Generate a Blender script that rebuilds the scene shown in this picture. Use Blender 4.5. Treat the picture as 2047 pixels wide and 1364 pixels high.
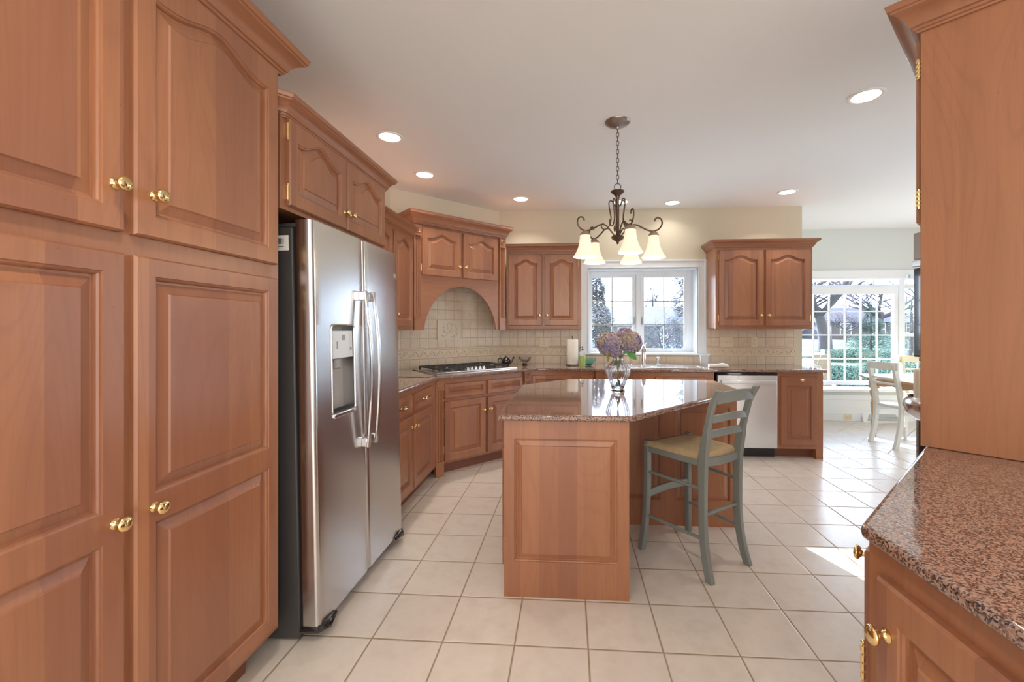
import bpy, math, random
from mathutils import Matrix, Vector
PI = math.pi
for o in list(bpy.data.objects): bpy.data.objects.remove(o, do_unlink=True)
SC = bpy.context.scene; COL = SC.collection

# ------------------------------------------------------------------ camera, sky, sun, exposure
EYE = 1.335
YAW = 0.0661
cd = bpy.data.cameras.new('camera'); cam = bpy.data.objects.new('camera', cd); COL.objects.link(cam)
cam.location = (0, 0, EYE); cam.rotation_euler = (PI/2, 0, YAW)
cd.sensor_width = 36; cd.lens = 854.85/2047*36; cd.shift_x = -57.8/2047; cd.shift_y = -27.1/2047
cd.clip_start = 0.05; cd.clip_end = 400
SC.camera = cam
SC.view_settings.view_transform = 'Standard'; SC.view_settings.look = 'None'
SC.view_settings.gamma = 1; SC.view_settings.use_curve_mapping = False
SC.view_settings.exposure = 0.32
W = bpy.data.worlds.new('sky'); SC.world = W; W.use_nodes = True
wn = W.node_tree.nodes; wl = W.node_tree.links
bg = wn['Background']
geo = wn.new('ShaderNodeTexCoord'); sp = wn.new('ShaderNodeSeparateXYZ'); rp = wn.new('ShaderNodeValToRGB')
wl.new(geo.outputs['Generated'], sp.inputs[0]); mr = wn.new('ShaderNodeMapRange'); mr.inputs[1].default_value = -1; wl.new(sp.outputs['Z'], mr.inputs[0]); wl.new(mr.outputs[0], rp.inputs[0]); 
m2 = wn.new('ShaderNodeMapRange'); m2.inputs[1].default_value = -0.35; m2.inputs[2].default_value = 0.25; wl.new(sp.outputs['Y'], m2.inputs[0])
mxw = wn.new('ShaderNodeMix'); mxw.data_type = 'RGBA'; wl.new(m2.outputs[0], mxw.inputs[0]); mxw.inputs[6].default_value = (0.35, 0.325, 0.295, 1)
wl.new(rp.outputs[0], mxw.inputs[7]); wl.new(mxw.outputs[2], bg.inputs[0])
while len(rp.color_ramp.elements) < 4: rp.color_ramp.elements.new(0.5)
for e_, (p_, c_) in zip(rp.color_ramp.elements, ((0.0, (0.52, 0.60, 0.70)), (0.49, (0.62, 0.72, 0.84)), (0.51, (0.76, 0.88, 1.0)), (0.85, (0.46, 0.68, 1.0)))):
    e_.position = p_; e_.color = (*c_, 1)
bg.inputs[1].default_value = 9.0
sd = bpy.data.lights.new('sun', 'SUN'); sun = bpy.data.objects.new('sun', sd); COL.objects.link(sun)
sd.energy = 16.0; sd.angle = 0.01; sd.color = (1.0, 0.93, 0.84)
sun.rotation_euler = Vector((0.387, -1.0, -0.52)).to_track_quat('-Z', 'Y').to_euler()
sun.location = (-6, 16, 8)

# ------------------------------------------------------------------ materials
MT = {}
def mat(name, col=(0.8, 0.8, 0.8), rough=0.5, metal=0.0, **kw):
    m = bpy.data.materials.new(name); m.use_nodes = True
    b = m.node_tree.nodes['Principled BSDF']
    b.inputs['Base Color'].default_value = (*col, 1); b.inputs['Roughness'].default_value = rough
    b.inputs['Metallic'].default_value = metal
    for k, v in kw.items(): b.inputs[k.replace('_', ' ')].default_value = v
    MT[name] = m
    return m
def nd(m, t, **kw):
    n = m.node_tree.nodes.new(t)
    for k, v in kw.items(): setattr(n, k, v)
    return n
def lk(m, a, b): m.node_tree.links.new(a, b)
def math_n(m, op, a, b=None, c=None):
    n = nd(m, 'ShaderNodeMath', operation=op)
    for i, x in enumerate((a, b, c)):
        if x is None: continue
        if isinstance(x, (int, float)): n.inputs[i].default_value = x
        else: lk(m, x, n.inputs[i])
    return n.outputs[0]
def mapped(m, scale, src='Object', rot=(0, 0, 0)):
    tc = nd(m, 'ShaderNodeTexCoord'); mp = nd(m, 'ShaderNodeMapping')
    mp.inputs['Scale'].default_value = scale; mp.inputs['Rotation'].default_value = rot
    lk(m, tc.outputs[src], mp.inputs[0]); return mp.outputs[0]
def ramp(m, fac, stops):
    r = nd(m, 'ShaderNodeValToRGB'); cr = r.color_ramp
    while len(cr.elements) < len(stops): cr.elements.new(0.5)
    for e, (p, c) in zip(cr.elements, stops): e.position = p; e.color = (*c, 1)
    lk(m, fac, r.inputs[0]); return r.outputs[0]
def mix(m, fac, a, b, mode='MIX'):
    n = nd(m, 'ShaderNodeMix', data_type='RGBA', blend_type=mode)
    for i, x in ((0, fac), (6, a), (7, b)):
        if isinstance(x, (int, float)): n.inputs[i].default_value = x
        elif isinstance(x, tuple): n.inputs[i].default_value = (*x, 1)
        else: lk(m, x, n.inputs[i])
    return n.outputs[2]
def bump(m, h, strength=0.3, dist=0.01):
    n = nd(m, 'ShaderNodeBump'); n.inputs['Strength'].default_value = strength; n.inputs['Distance'].default_value = dist
    lk(m, h, n.inputs['Height']); lk(m, n.outputs[0], m.node_tree.nodes['Principled BSDF'].inputs['Normal'])
def bsdf(m): return m.node_tree.nodes['Principled BSDF']
def noise(m, vec, scale, detail=3, rough=0.5, dist=0.0):
    n = nd(m, 'ShaderNodeTexNoise'); n.inputs['Scale'].default_value = scale; n.inputs['Detail'].default_value = detail
    n.inputs['Roughness'].default_value = rough; n.inputs['Distortion'].default_value = dist
    lk(m, vec, n.inputs['Vector']); return n.outputs['Fac']

def wood(name, c1, c2, c3, staves=True, rough=0.3, horiz=False):
    m = mat(name, c1, rough, 0.0, Coat_Weight=0.25, Coat_Roughness=0.28, Specular_IOR_Level=0.45)
    v = mapped(m, (5.0, 5.0, 0.45) if not horiz else (0.45, 5.0, 5.0))
    f = noise(m, v, 3.0, 5, 0.6, 0.9)
    col = ramp(m, f, [(0.32, c1), (0.55, c2), (0.75, c1)])
    v2 = mapped(m, (60, 60, 1.6) if not horiz else (1.6, 60, 60))
    g = noise(m, v2, 3.0, 2)
    col = mix(m, math_n(m, 'MULTIPLY', g, 0.22), col, c3)
    oi = nd(m, 'ShaderNodeObjectInfo')
    if staves:
        tc = nd(m, 'ShaderNodeTexCoord'); s = nd(m, 'ShaderNodeSeparateXYZ'); lk(m, tc.outputs['Object'], s.inputs[0])
        st = math_n(m, 'FLOOR', math_n(m, 'DIVIDE', math_n(m, 'ADD', s.outputs[0], math_n(m, 'MULTIPLY', oi.outputs['Random'], 0.09)), 0.094))
        wnz = nd(m, 'ShaderNodeTexWhiteNoise', noise_dimensions='2D')
        cb = nd(m, 'ShaderNodeCombineXYZ'); lk(m, st, cb.inputs[0]); lk(m, oi.outputs['Random'], cb.inputs[1]); lk(m, cb.outputs[0], wnz.inputs[0])
        col = mix(m, math_n(m, 'MULTIPLY', wnz.outputs['Value'], 0.75), col, c3)
    else:
        col = mix(m, math_n(m, 'MULTIPLY', oi.outputs['Random'], 0.3), col, c3)
    rv = mapped(m, (2.4, 2.4, 0.42) if not horiz else (0.42, 2.4, 2.4)); rn = noise(m, rv, 1.6, 1, 0.4, 0.6)
    rs = math_n(m, 'POWER', math_n(m, 'ABSOLUTE', math_n(m, 'SINE', math_n(m, 'MULTIPLY', rn, 55.0))), 14.0)
    col = mix(m, math_n(m, 'MULTIPLY', rs, 0.15), col, (c3[0]*0.8, c3[1]*0.8, c3[2]*0.8))
    # small pitch knots
    kv = mapped(m, (3.2, 3.2, 3.2)); vo = nd(m, 'ShaderNodeTexVoronoi'); vo.inputs['Scale'].default_value = 3.0
    lk(m, kv, vo.inputs['Vector'])
    kn = ramp(m, vo.outputs['Distance'], [(0.0, (1, 1, 1)), (0.035, (0, 0, 0))])
    col = mix(m, math_n(m, 'MULTIPLY', kn, 0.6), col, (0.12, 0.04, 0.02))
    lk(m, col, bsdf(m).inputs['Base Color'])
    bump(m, g, 0.05, 0.002)
    return m
wood('cherry', (0.345, 0.143, 0.070), (0.41, 0.180, 0.087), (0.235, 0.090, 0.054))
wood('cherry_plain', (0.320, 0.131, 0.063), (0.38, 0.161, 0.076), (0.235, 0.092, 0.052), staves=False)
wood('cherry_rail', (0.320, 0.131, 0.063), (0.38, 0.161, 0.076), (0.235, 0.092, 0.052), staves=False, horiz=True)
wood('table_oak', (0.55, 0.33, 0.16), (0.62, 0.38, 0.2), (0.45, 0.26, 0.12), staves=False)
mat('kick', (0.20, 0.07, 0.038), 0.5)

def granite(name):
    m = mat(name, (0.3, 0.2, 0.16), 0.06, 0.0, Coat_Weight=0.5, Coat_Roughness=0.02, Specular_IOR_Level=0.6)
    v = mapped(m, (1, 1, 1))
    vo = nd(m, 'ShaderNodeTexVoronoi'); vo.inputs['Scale'].default_value = 290; lk(m, v, vo.inputs['Vector'])
    sep = nd(m, 'ShaderNodeSeparateColor'); lk(m, vo.outputs['Color'], sep.inputs[0])
    f = noise(m, v, 210, 5, 0.75, 0.8); f3 = noise(m, v, 60, 3, 0.6)
    t = math_n(m, 'ADD', math_n(m, 'MULTIPLY', sep.outputs[0], 0.40), math_n(m, 'ADD', math_n(m, 'MULTIPLY', f, 0.62), math_n(m, 'MULTIPLY', f3, 0.16)))
    col = ramp(m, t, [(0.42, (0.02, 0.016, 0.017)), (0.50, (0.11, 0.062, 0.050)), (0.58, (0.25, 0.135, 0.100)), (0.68, (0.42, 0.245, 0.18)), (0.80, (0.26, 0.225, 0.215))])
    lk(m, col, bsdf(m).inputs['Base Color']); return m
granite('granite')

TT = EYE/4.3375
m = mat('floor_tile', (0.7, 0.62, 0.55), 0.32, Specular_IOR_Level=0.6)
tc = nd(m, 'ShaderNodeTexCoord'); s = nd(m, 'ShaderNodeSeparateXYZ'); lk(m, tc.outputs['Object'], s.inputs[0])
X, Y = s.outputs[0], s.outputs[1]
isn = math_n(m, 'GREATER_THAN', X, 3.35)
xr = math_n(m, 'MULTIPLY', math_n(m, 'ADD', X, Y), 0.70711); yr = math_n(m, 'MULTIPLY', math_n(m, 'SUBTRACT', X, Y), 0.70711)
def sel(a, b):
    return math_n(m, 'ADD', math_n(m, 'MULTIPLY', a, math_n(m, 'SUBTRACT', 1.0, isn)), math_n(m, 'MULTIPLY', b, isn))
U = math_n(m, 'ADD', math_n(m, 'DIVIDE', sel(X, xr), TT), 0.7447+40)
V = math_n(m, 'ADD', math_n(m, 'DIVIDE', sel(Y, yr), TT), -5.795+40)
def dedge(u): 
    fr = math_n(m, 'FRACT', u); return math_n(m, 'MINIMUM', fr, math_n(m, 'SUBTRACT', 1.0, fr))
d = math_n(m, 'MINIMUM', dedge(U), dedge(V))
d = math_n(m, 'MINIMUM', d, math_n(m, 'MULTIPLY', math_n(m, 'ABSOLUTE', math_n(m, 'SUBTRACT', X, 3.35)), 1/TT))
nz = noise(m, tc.outputs['Object'], 70, 2)
d = math_n(m, 'ADD', d, math_n(m, 'MULTIPLY', math_n(m, 'SUBTRACT', nz, 0.5), 0.004))
gm = ramp(m, d, [(0.0085, (0, 0, 0)), (0.0135, (1, 1, 1))])
cb = nd(m, 'ShaderNodeCombineXYZ'); lk(m, math_n(m, 'FLOOR', U), cb.inputs[0]); lk(m, math_n(m, 'FLOOR', V), cb.inputs[1])
wz = nd(m, 'ShaderNodeTexWhiteNoise'); lk(m, cb.outputs[0], wz.inputs[0])
n1 = noise(m, tc.outputs['Object'], 9, 5, 0.6)
tcol = ramp(m, n1, [(0.3, (0.64, 0.57, 0.50)), (0.55, (0.715, 0.65, 0.585)), (0.75, (0.68, 0.61, 0.54))])
tcol = mix(m, math_n(m, 'MULTIPLY', wz.outputs['Value'], 0.35), tcol, (0.66, 0.58, 0.52))
fcol = mix(m, gm, (0.33, 0.24, 0.16), tcol)
lk(m, fcol, bsdf(m).inputs['Base Color'])
lk(m, math_n(m, 'SUBTRACT', 0.8, math_n(m, 'MULTIPLY', gm, 0.54)), bsdf(m).inputs['Roughness'])
hh = ramp(m, d, [(0.006, (0, 0, 0)), (0.022, (1, 1, 1))])
n2 = noise(m, tc.outputs['Object'], 28, 3)
bump(m, math_n(m, 'ADD', hh, math_n(m, 'MULTIPLY', n2, 0.22)), 0.5, 0.003)

def wall_tile(name, z0, border=True):
    m = mat(name, (0.7, 0.6, 0.5), 0.3)
    tc = nd(m, 'ShaderNodeTexCoord'); s = nd(m, 'ShaderNodeSeparateXYZ'); lk(m, tc.outputs['Object'], s.inputs[0])
    P = 0.1035
    U = math_n(m, 'ADD', math_n(m, 'DIVIDE', s.outputs[0], P), 40.0)
    V = math_n(m, 'ADD', math_n(m, 'DIVIDE', math_n(m, 'SUBTRACT', s.outputs[2], z0), P), 40.0)
    def de(u):
        fr = math_n(m, 'FRACT', u); return math_n(m, 'MINIMUM', fr, math_n(m, 'SUBTRACT', 1.0, fr))
    d = math_n(m, 'MINIMUM', de(U), de(V))
    g = ramp(m, d, [(0.012, (0, 0, 0)), (0.03, (1, 1, 1))])
    cb = nd(m, 'ShaderNodeCombineXYZ'); lk(m, math_n(m, 'FLOOR', U), cb.inputs[0]); lk(m, math_n(m, 'FLOOR', V), cb.inputs[1])
    wz = nd(m, 'ShaderNodeTexWhiteNoise'); lk(m, cb.outputs[0], wz.inputs[0])
    n1 = noise(m, tc.outputs['Object'], 14, 4)
    c = ramp(m, n1, [(0.3, (0.62, 0.50, 0.375)), (0.7, (0.73, 0.61, 0.47))])
    c = mix(m, math_n(m, 'MULTIPLY', wz.outputs['Value'], 0.45), c, (0.70, 0.62, 0.51))
    lk(m, mix(m, g, (0.42, 0.34, 0.26), c), bsdf(m).inputs['Base Color'])
    h = ramp(m, d, [(0.0, (0, 0, 0)), (0.09, (1, 1, 1))])
    bump(m, math_n(m, 'ADD', h, math_n(m, 'MULTIPLY', n1, 0.3)), 0.35, 0.004)
    return m
wall_tile('splash_tile', 1.112)
wall_tile('splash_low', 0.894)
m = mat('border_relief', (0.72, 0.60, 0.46), 0.35)
mat('relief_stone', (0.70, 0.61, 0.5), 0.4)
mat('paint_wall', (0.64, 0.59, 0.47), 0.6)
mat('paint_nook', (0.63, 0.69, 0.69), 0.6)
mat('paint_ceiling', (0.87, 0.905, 0.93), 0.7)
mat('paint_trim', (0.80, 0.86, 0.92), 0.35)
mat('grille_metal', (0.35, 0.38, 0.40), 0.4)
mat('brass', (0.83, 0.62, 0.30), 0.13, 1.0)
mat('chrome', (0.78, 0.79, 0.80), 0.12, 1.0)
m = mat('steel', (0.60, 0.60, 0.61), 0.24, 1.0, Anisotropic=0.6, Anisotropic_Rotation=0.25)
v = mapped(m, (2, 2, 500)); g = noise(m, v, 1.0, 2); bump(m, g, 0.04, 0.001)
mat('steel_plain', (0.66, 0.66, 0.67), 0.22, 1.0)
mat('sink_steel', (0.72, 0.73, 0.74), 0.18, 1.0)
mat('dw_white', (0.70, 0.73, 0.76), 0.22, 0.55)
mat('fridge_side', (0.055, 0.052, 0.052), 0.5)
mat('black', (0.015, 0.015, 0.018), 0.3)
mat('gloss_black', (0.012, 0.012, 0.014), 0.08, Coat_Weight=0.6)
mat('iron', (0.02, 0.02, 0.022), 0.55)
mat('bronze', (0.13, 0.085, 0.065), 0.38, 0.75)
mat('bronze_light', (0.42, 0.30, 0.22), 0.45, 0.5)
mat('pewter', (0.34, 0.30, 0.29), 0.3, 0.85)
mat('sticker', (0.85, 0.85, 0.83), 0.5)
mat('ink', (0.05, 0.05, 0.05), 0.5)
mat('gray_plastic', (0.32, 0.30, 0.29), 0.35)
mat('display_panel', (0.70, 0.74, 0.78), 0.15)
mat('stool_paint', (0.205, 0.225, 0.216), 0.36)
mat('chair_white', (0.70, 0.74, 0.73), 0.4)
mat('chair_cream', (0.72, 0.68, 0.48), 0.45)
m = mat('rush', (0.6, 0.42, 0.22), 0.75)
tc = nd(m, 'ShaderNodeTexCoord'); s = nd(m, 'ShaderNodeSeparateXYZ'); lk(m, tc.outputs['Object'], s.inputs[0])
q = math_n(m, 'MINIMUM', math_n(m, 'ABSOLUTE', s.outputs[0]), math_n(m, 'ABSOLUTE', s.outputs[1]))
w_ = math_n(m, 'SINE', math_n(m, 'MULTIPLY', q, 1150))
n1 = noise(m, mapped(m, (1, 1, 1)), 45, 3)
lk(m, mix(m, math_n(m, 'MULTIPLY', math_n(m, 'ADD', w_, 1.0), 0.28), ramp(m, n1, [(0.3, (0.66, 0.47, 0.25)), (0.7, (0.74, 0.58, 0.36))]), (0.38, 0.24, 0.11)), bsdf(m).inputs['Base Color'])
bump(m, w_, 0.7, 0.003)
mat('paper', (0.86, 0.84, 0.80), 0.8)
mat('soap_green', (0.50, 0.66, 0.16), 0.2, Transmission_Weight=0.3)
mat('clear_plastic', (0.85, 0.9, 0.92), 0.1, Transmission_Weight=0.6)
mat('outlet_ivory', (0.74, 0.66, 0.50), 0.4)
mat('outlet_brown', (0.045, 0.03, 0.03), 0.3)
mat('glass', (1, 1, 1), 0.0, Transmission_Weight=1.0, IOR=1.45)
mat('crystal', (0.93, 0.96, 1.0), 0.02, Transmission_Weight=1.0, IOR=1.5)
mat('green_glass', (0.45, 0.85, 0.70), 0.03, Transmission_Weight=0.9, IOR=1.45)
mat('cloth_white', (0.82, 0.82, 0.82), 0.9)
mat('cup_gray', (0.50, 0.56, 0.60), 0.35)
mat('leaf_green', (0.08, 0.30, 0.05), 0.45)
mat('leaf_olive', (0.28, 0.24, 0.05), 0.5)
mat('stem', (0.16, 0.25, 0.10), 0.5)
m = mat('hydrangea', (0.5, 0.42, 0.55), 0.7)
f = noise(m, mapped(m, (1, 1, 1)), 16, 3); f2 = noise(m, mapped(m, (1, 1, 1)), 120, 1)
c = ramp(m, f, [(0.34, (0.30, 0.27, 0.44)), (0.46, (0.42, 0.34, 0.46)), (0.54, (0.48, 0.38, 0.34)), (0.66, (0.50, 0.45, 0.26))])
lk(m, mix(m, math_n(m, 'MULTIPLY', f2, 0.5), c, (0.30, 0.26, 0.42)), bsdf(m).inputs['Base Color'])
# window glazing: clear thin pane
m = bpy.data.materials.new('pane'); m.use_nodes = True; MT['pane'] = m
nt = m.node_tree; nt.nodes.remove(nt.nodes['Principled BSDF'])
tr = nt.nodes.new('ShaderNodeBsdfTransparent'); gl = nt.nodes.new('ShaderNodeBsdfGlossy'); gl.inputs['Roughness'].default_value = 0.0
tr.inputs[0].default_value = (0.96, 0.98, 1, 1)
fr = nt.nodes.new('ShaderNodeFresnel'); fr.inputs[0].default_value = 1.3; mx = nt.nodes.new('ShaderNodeMixShader')
nt.links.new(fr.outputs[0], mx.inputs[0]); nt.links.new(tr.outputs[0], mx.inputs[1]); nt.links.new(gl.outputs[0], mx.inputs[2])
nt.links.new(mx.outputs[0], nt.nodes['Material Output'].inputs[0])
def emis(name, col, st, base=(0.9, 0.9, 0.9)):
    m = mat(name, base, 0.5); b = bsdf(m); b.inputs['Emission Color'].default_value = (*col, 1); b.inputs['Emission Strength'].default_value = st; return m
emis('lamp_disc', (1.0, 0.90, 0.76), 6.0)
m = emis('shade_glass', (1.0, 0.83, 0.60), 0.66, (0.50, 0.45, 0.36)); bsdf(m).inputs['Transmission Weight'].default_value = 0.0
emis('bulb', (1.0, 0.82, 0.55), 12.0)
# outdoors; pale blue haze is painted into the plant colours
m = mat('lawn', (0.1, 0.2, 0.05), 0.9)
f = noise(m, mapped(m, (1, 1, 1)), 0.7, 5)
lk(m, ramp(m, f, [(0.3, (0.050, 0.090, 0.050)), (0.7, (0.080, 0.125, 0.075))]), bsdf(m).inputs['Base Color'])
m = mat('bark', (0.2, 0.17, 0.16), 0.9)
f = noise(m, mapped(m, (6, 6, 1)), 3, 4)
lk(m, ramp(m, f, [(0.3, (0.085, 0.085, 0.115)), (0.7, (0.140, 0.135, 0.165))]), bsdf(m).inputs['Base Color'])
mat('twig', (0.18, 0.155, 0.19), 0.9)
mat('twig_hazy', (0.14, 0.16, 0.19), 0.9)
for nme, c1, c2 in (('needles', (0.040, 0.085, 0.075), (0.090, 0.155, 0.125)), ('needles_hazy', (0.085, 0.115, 0.155), (0.160, 0.190, 0.225)), ('shrub_leaf', (0.030, 0.085, 0.065), (0.090, 0.160, 0.115))):
    m = mat(nme, c1, 0.8); f = noise(m, mapped(m, (1, 1, 1)), 3, 3); lk(m, ramp(m, f, [(0.35, c1), (0.65, c2)]), bsdf(m).inputs['Base Color'])
mat('house_wall', (0.16, 0.17, 0.19), 0.8); mat('house_stone', (0.125, 0.12, 0.15), 0.9); mat('roof', (0.115, 0.11, 0.13), 0.9)
mat('road', (0.085, 0.085, 0.10), 0.9); mat('dark_glass', (0.10, 0.13, 0.17), 0.1)
mat('wicker', (0.16, 0.13, 0.09), 0.8); mat('petal_white', (0.9, 0.88, 0.88), 0.6)

# ------------------------------------------------------------------ mesh helpers
class MB:
    def __init__(s): s.v = []; s.f = []
    def add(s, vs, fs, M=None):
        n = len(s.v)
        s.v += [tuple(M @ Vector(p)) if M is not None else tuple(p) for p in vs]
        s.f += [tuple(i+n for i in f) for f in fs]
        return s
    def box(s, x0, x1, y0, y1, z0, z1, M=None):
        return s.add([(x0, y0, z0), (x1, y0, z0), (x1, y1, z0), (x0, y1, z0), (x0, y0, z1), (x1, y0, z1), (x1, y1, z1), (x0, y1, z1)],
                     [(0, 3, 2, 1), (4, 5, 6, 7), (0, 1, 5, 4), (1, 2, 6, 5), (2, 3, 7, 6), (3, 0, 4, 7)], M)
    def prism(s, poly, z0, z1, M=None):
        n = len(poly)
        return s.add([(x, y, z0) for x, y in poly]+[(x, y, z1) for x, y in poly],
                     [tuple(range(n-1, -1, -1)), tuple(range(n, 2*n))]+[(i, (i+1) % n, (i+1) % n+n, i+n) for i in range(n)], M)
    def lathe(s, prof, n=24, M=None, mod=None):
        vs = []; fs = []
        for r, z in prof:
            for k in range(n):
                a = 2*PI*k/n; rr = r*(1+(mod(a, z) if mod else 0)); vs.append((rr*math.cos(a), rr*math.sin(a), z))
        for i in range(len(prof)-1):
            for k in range(n):
                k2 = (k+1) % n; fs.append((i*n+k, i*n+k2, (i+1)*n+k2, (i+1)*n+k))
        fs.append(tuple(range(n-1, -1, -1))); m_ = (len(prof)-1)*n; fs.append(tuple(range(m_, m_+n)))
        return s.add(vs, fs, M)
    def tube(s, path, r, n=8, closed=False, M=None):
        P = [Vector(p) for p in path]; N = len(P)
        rs = r if isinstance(r, (list, tuple)) else [r]*N
        vs = []; fs = []; up = None
        for i in range(N):
            t = (P[(i+1) % N]-P[i-1]) if closed else (P[min(i+1, N-1)]-P[max(i-1, 0)])
            if t.length < 1e-9: t = Vector((0, 0, 1))
            t.normalize()
            if up is None:
                up = Vector((0, 0, 1)) if abs(t.z) < 0.9 else Vector((1, 0, 0))
            a = (up-t*up.dot(t)); 
            if a.length < 1e-6: a = t.orthogonal()
            a.normalize(); b = t.cross(a); up = a
            for k in range(n):
                w = 2*PI*k/n; vs.append(P[i]+(a*math.cos(w)+b*math.sin(w))*rs[i])
        L = N if closed else N-1
        for i in range(L):
            j = (i+1) % N
            for k in range(n):
                k2 = (k+1) % n; fs.append((i*n+k, i*n+k2, j*n+k2, j*n+k))
        if not closed: fs.append(tuple(range(n-1, -1, -1))); fs.append(tuple(range((N-1)*n, N*n)))
        return s.add(vs, fs, M)
    def loft(s, path, UV, M=None):
        # path points with per-point half vectors (U,V)
        vs = []; fs = []
        for i, p in enumerate(path):
            Uv, Vv = UV[i] if isinstance(UV, list) else UV
            p = Vector(p); Uv = Vector(Uv); Vv = Vector(Vv)
            vs += [p-Uv-Vv, p+Uv-Vv, p+Uv+Vv, p-Uv+Vv]
        for i in range(len(path)-1):
            for k in range(4): fs.append((4*i+k, 4*i+(k+1) % 4, 4*i+4+(k+1) % 4, 4*i+4+k))
        n = 4*(len(path)-1); fs += [(3, 2, 1, 0), (n, n+1, n+2, n+3)]
        return s.add(vs, fs, M)
    def ball(s, c, r, n=10, M=None):
        r = r if isinstance(r, (list, tuple)) else (r, r, r)
        vs = []; fs = []
        for i in range(1, n):
            a = PI*i/n
            for k in range(2*n):
                b = PI*k/n; vs.append((c[0]+r[0]*math.sin(a)*math.cos(b), c[1]+r[1]*math.sin(a)*math.sin(b), c[2]+r[2]*math.cos(a)))
        for i in range(n-2):
            for k in range(2*n): k2 = (k+1) % (2*n); fs.append((i*2*n+k, (i+1)*2*n+k, (i+1)*2*n+k2, i*2*n+k2))
        vs.append((c[0], c[1], c[2]+r[2])); vs.append((c[0], c[1], c[2]-r[2])); t = len(vs)-2
        for k in range(2*n):
            k2 = (k+1) % (2*n); fs.append((t, k, k2)); q = (n-2)*2*n; fs.append((t+1, q+k2, q+k))
        return s.add(vs, fs, M)
    def sweep(s, path, prof, closed=False, M=None):
        # path: plan points; prof: (out, z); out = to the RIGHT-hand side of travel
        N = len(path); P = [Vector((p[0], p[1])) for p in path]; vs = []; fs = []; K = len(prof)
        for i in range(N):
            ds = []
            if closed or i > 0: ds.append((P[i]-P[i-1]).normalized())
            if closed or i < N-1: ds.append((P[(i+1) % N]-P[i]).normalized())
            ns = [Vector((d.y, -d.x)) for d in ds]
            if len(ns) == 2: b = ns[0]+ns[1]; b = b/max(0.2, b.dot(ns[0]))
            else: b = ns[0]
            for o, z in prof: vs.append((P[i].x+b.x*o, P[i].y+b.y*o, z))
        for i in range(N if closed else N-1):
            j = (i+1) % N
            for k in range(K):
                k2 = (k+1) % K; fs.append((i*K+k, i*K+k2, j*K+k2, j*K+k))
        if not closed: fs.append(tuple(range(K-1, -1, -1))); fs.append(tuple(range((N-1)*K, N*K)))
        return s.add(vs, fs, M)
    def mesh(s, name, smooth=40):
        me = bpy.data.meshes.new(name); me.from_pydata(s.v, [], s.f)
        import bmesh
        b = bmesh.new(); b.from_mesh(me)
        bmesh.ops.recalc_face_normals(b, faces=b.faces)
        if smooth:
            for f in b.faces: f.smooth = True
            lim = math.radians(smooth)
            for e in b.edges:
                e.smooth = not (len(e.link_faces) == 2 and e.calc_face_angle(0) > lim)
        b.to_mesh(me); b.free(); return me

def tag(o, label=None, cat=None, group=None, kind=None):
    if label: o['label'] = label
    if cat: o['category'] = cat
    if group: o['group'] = group
    if kind: o['kind'] = kind
    return o
def thing(name, label, cat, loc=(0, 0, 0), rz=0.0, group=None):
    o = bpy.data.objects.new(name, None); COL.objects.link(o); o.empty_display_size = 0.1
    o.location = loc; o.rotation_euler = (0, 0, rz); return tag(o, label, cat, group)
def root_matrix(o):
    ms = []
    while o is not None: ms.append(Matrix.LocRotScale(o.location, o.rotation_euler, o.scale)); o = o.parent
    M = Matrix.Identity(4)
    for m_ in reversed(ms): M = M @ m_
    return M
def part(name, mb, m_, parent=None, bevel=0, smooth=40, seg=2, world=False, loc=None, rot=None, sub=0):
    if world and parent is not None:
        Mi = root_matrix(parent).inverted(); mb.v = [tuple(Mi @ Vector(p)) for p in mb.v]
    o = bpy.data.objects.new(name, mb.mesh(name, smooth)); COL.objects.link(o)
    o.data.materials.append(MT[m_])
    if parent is not None: o.parent = parent
    if loc: o.location = loc
    if rot: o.rotation_euler = rot
    if bevel:
        b = o.modifiers.new('bevel', 'BEVEL'); b.width = bevel; b.segments = seg; b.limit_method = 'ANGLE'; b.angle_limit = math.radians(30)
    if sub:
        b = o.modifiers.new('sub', 'SUBSURF'); b.levels = sub; b.render_levels = sub
    return o
def struct(name, mb, m_, label=None, parent=None, **kw):
    o = part(name, mb, m_, parent, **kw)
    if parent is None: o['kind'] = 'structure'
    if label: o['label'] = label
    return o
def copy_tree(o, parent=None):
    c = o.copy(); COL.objects.link(c)
    if parent is not None: c.parent = parent
    for ch in [x for x in bpy.data.objects if x.parent == o]: copy_tree(ch, c)
    return c
def T(x, y, z): return Matrix.Translation((x, y, z))
def R(a, ax): return Matrix.Rotation(a, 4, ax)

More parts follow.
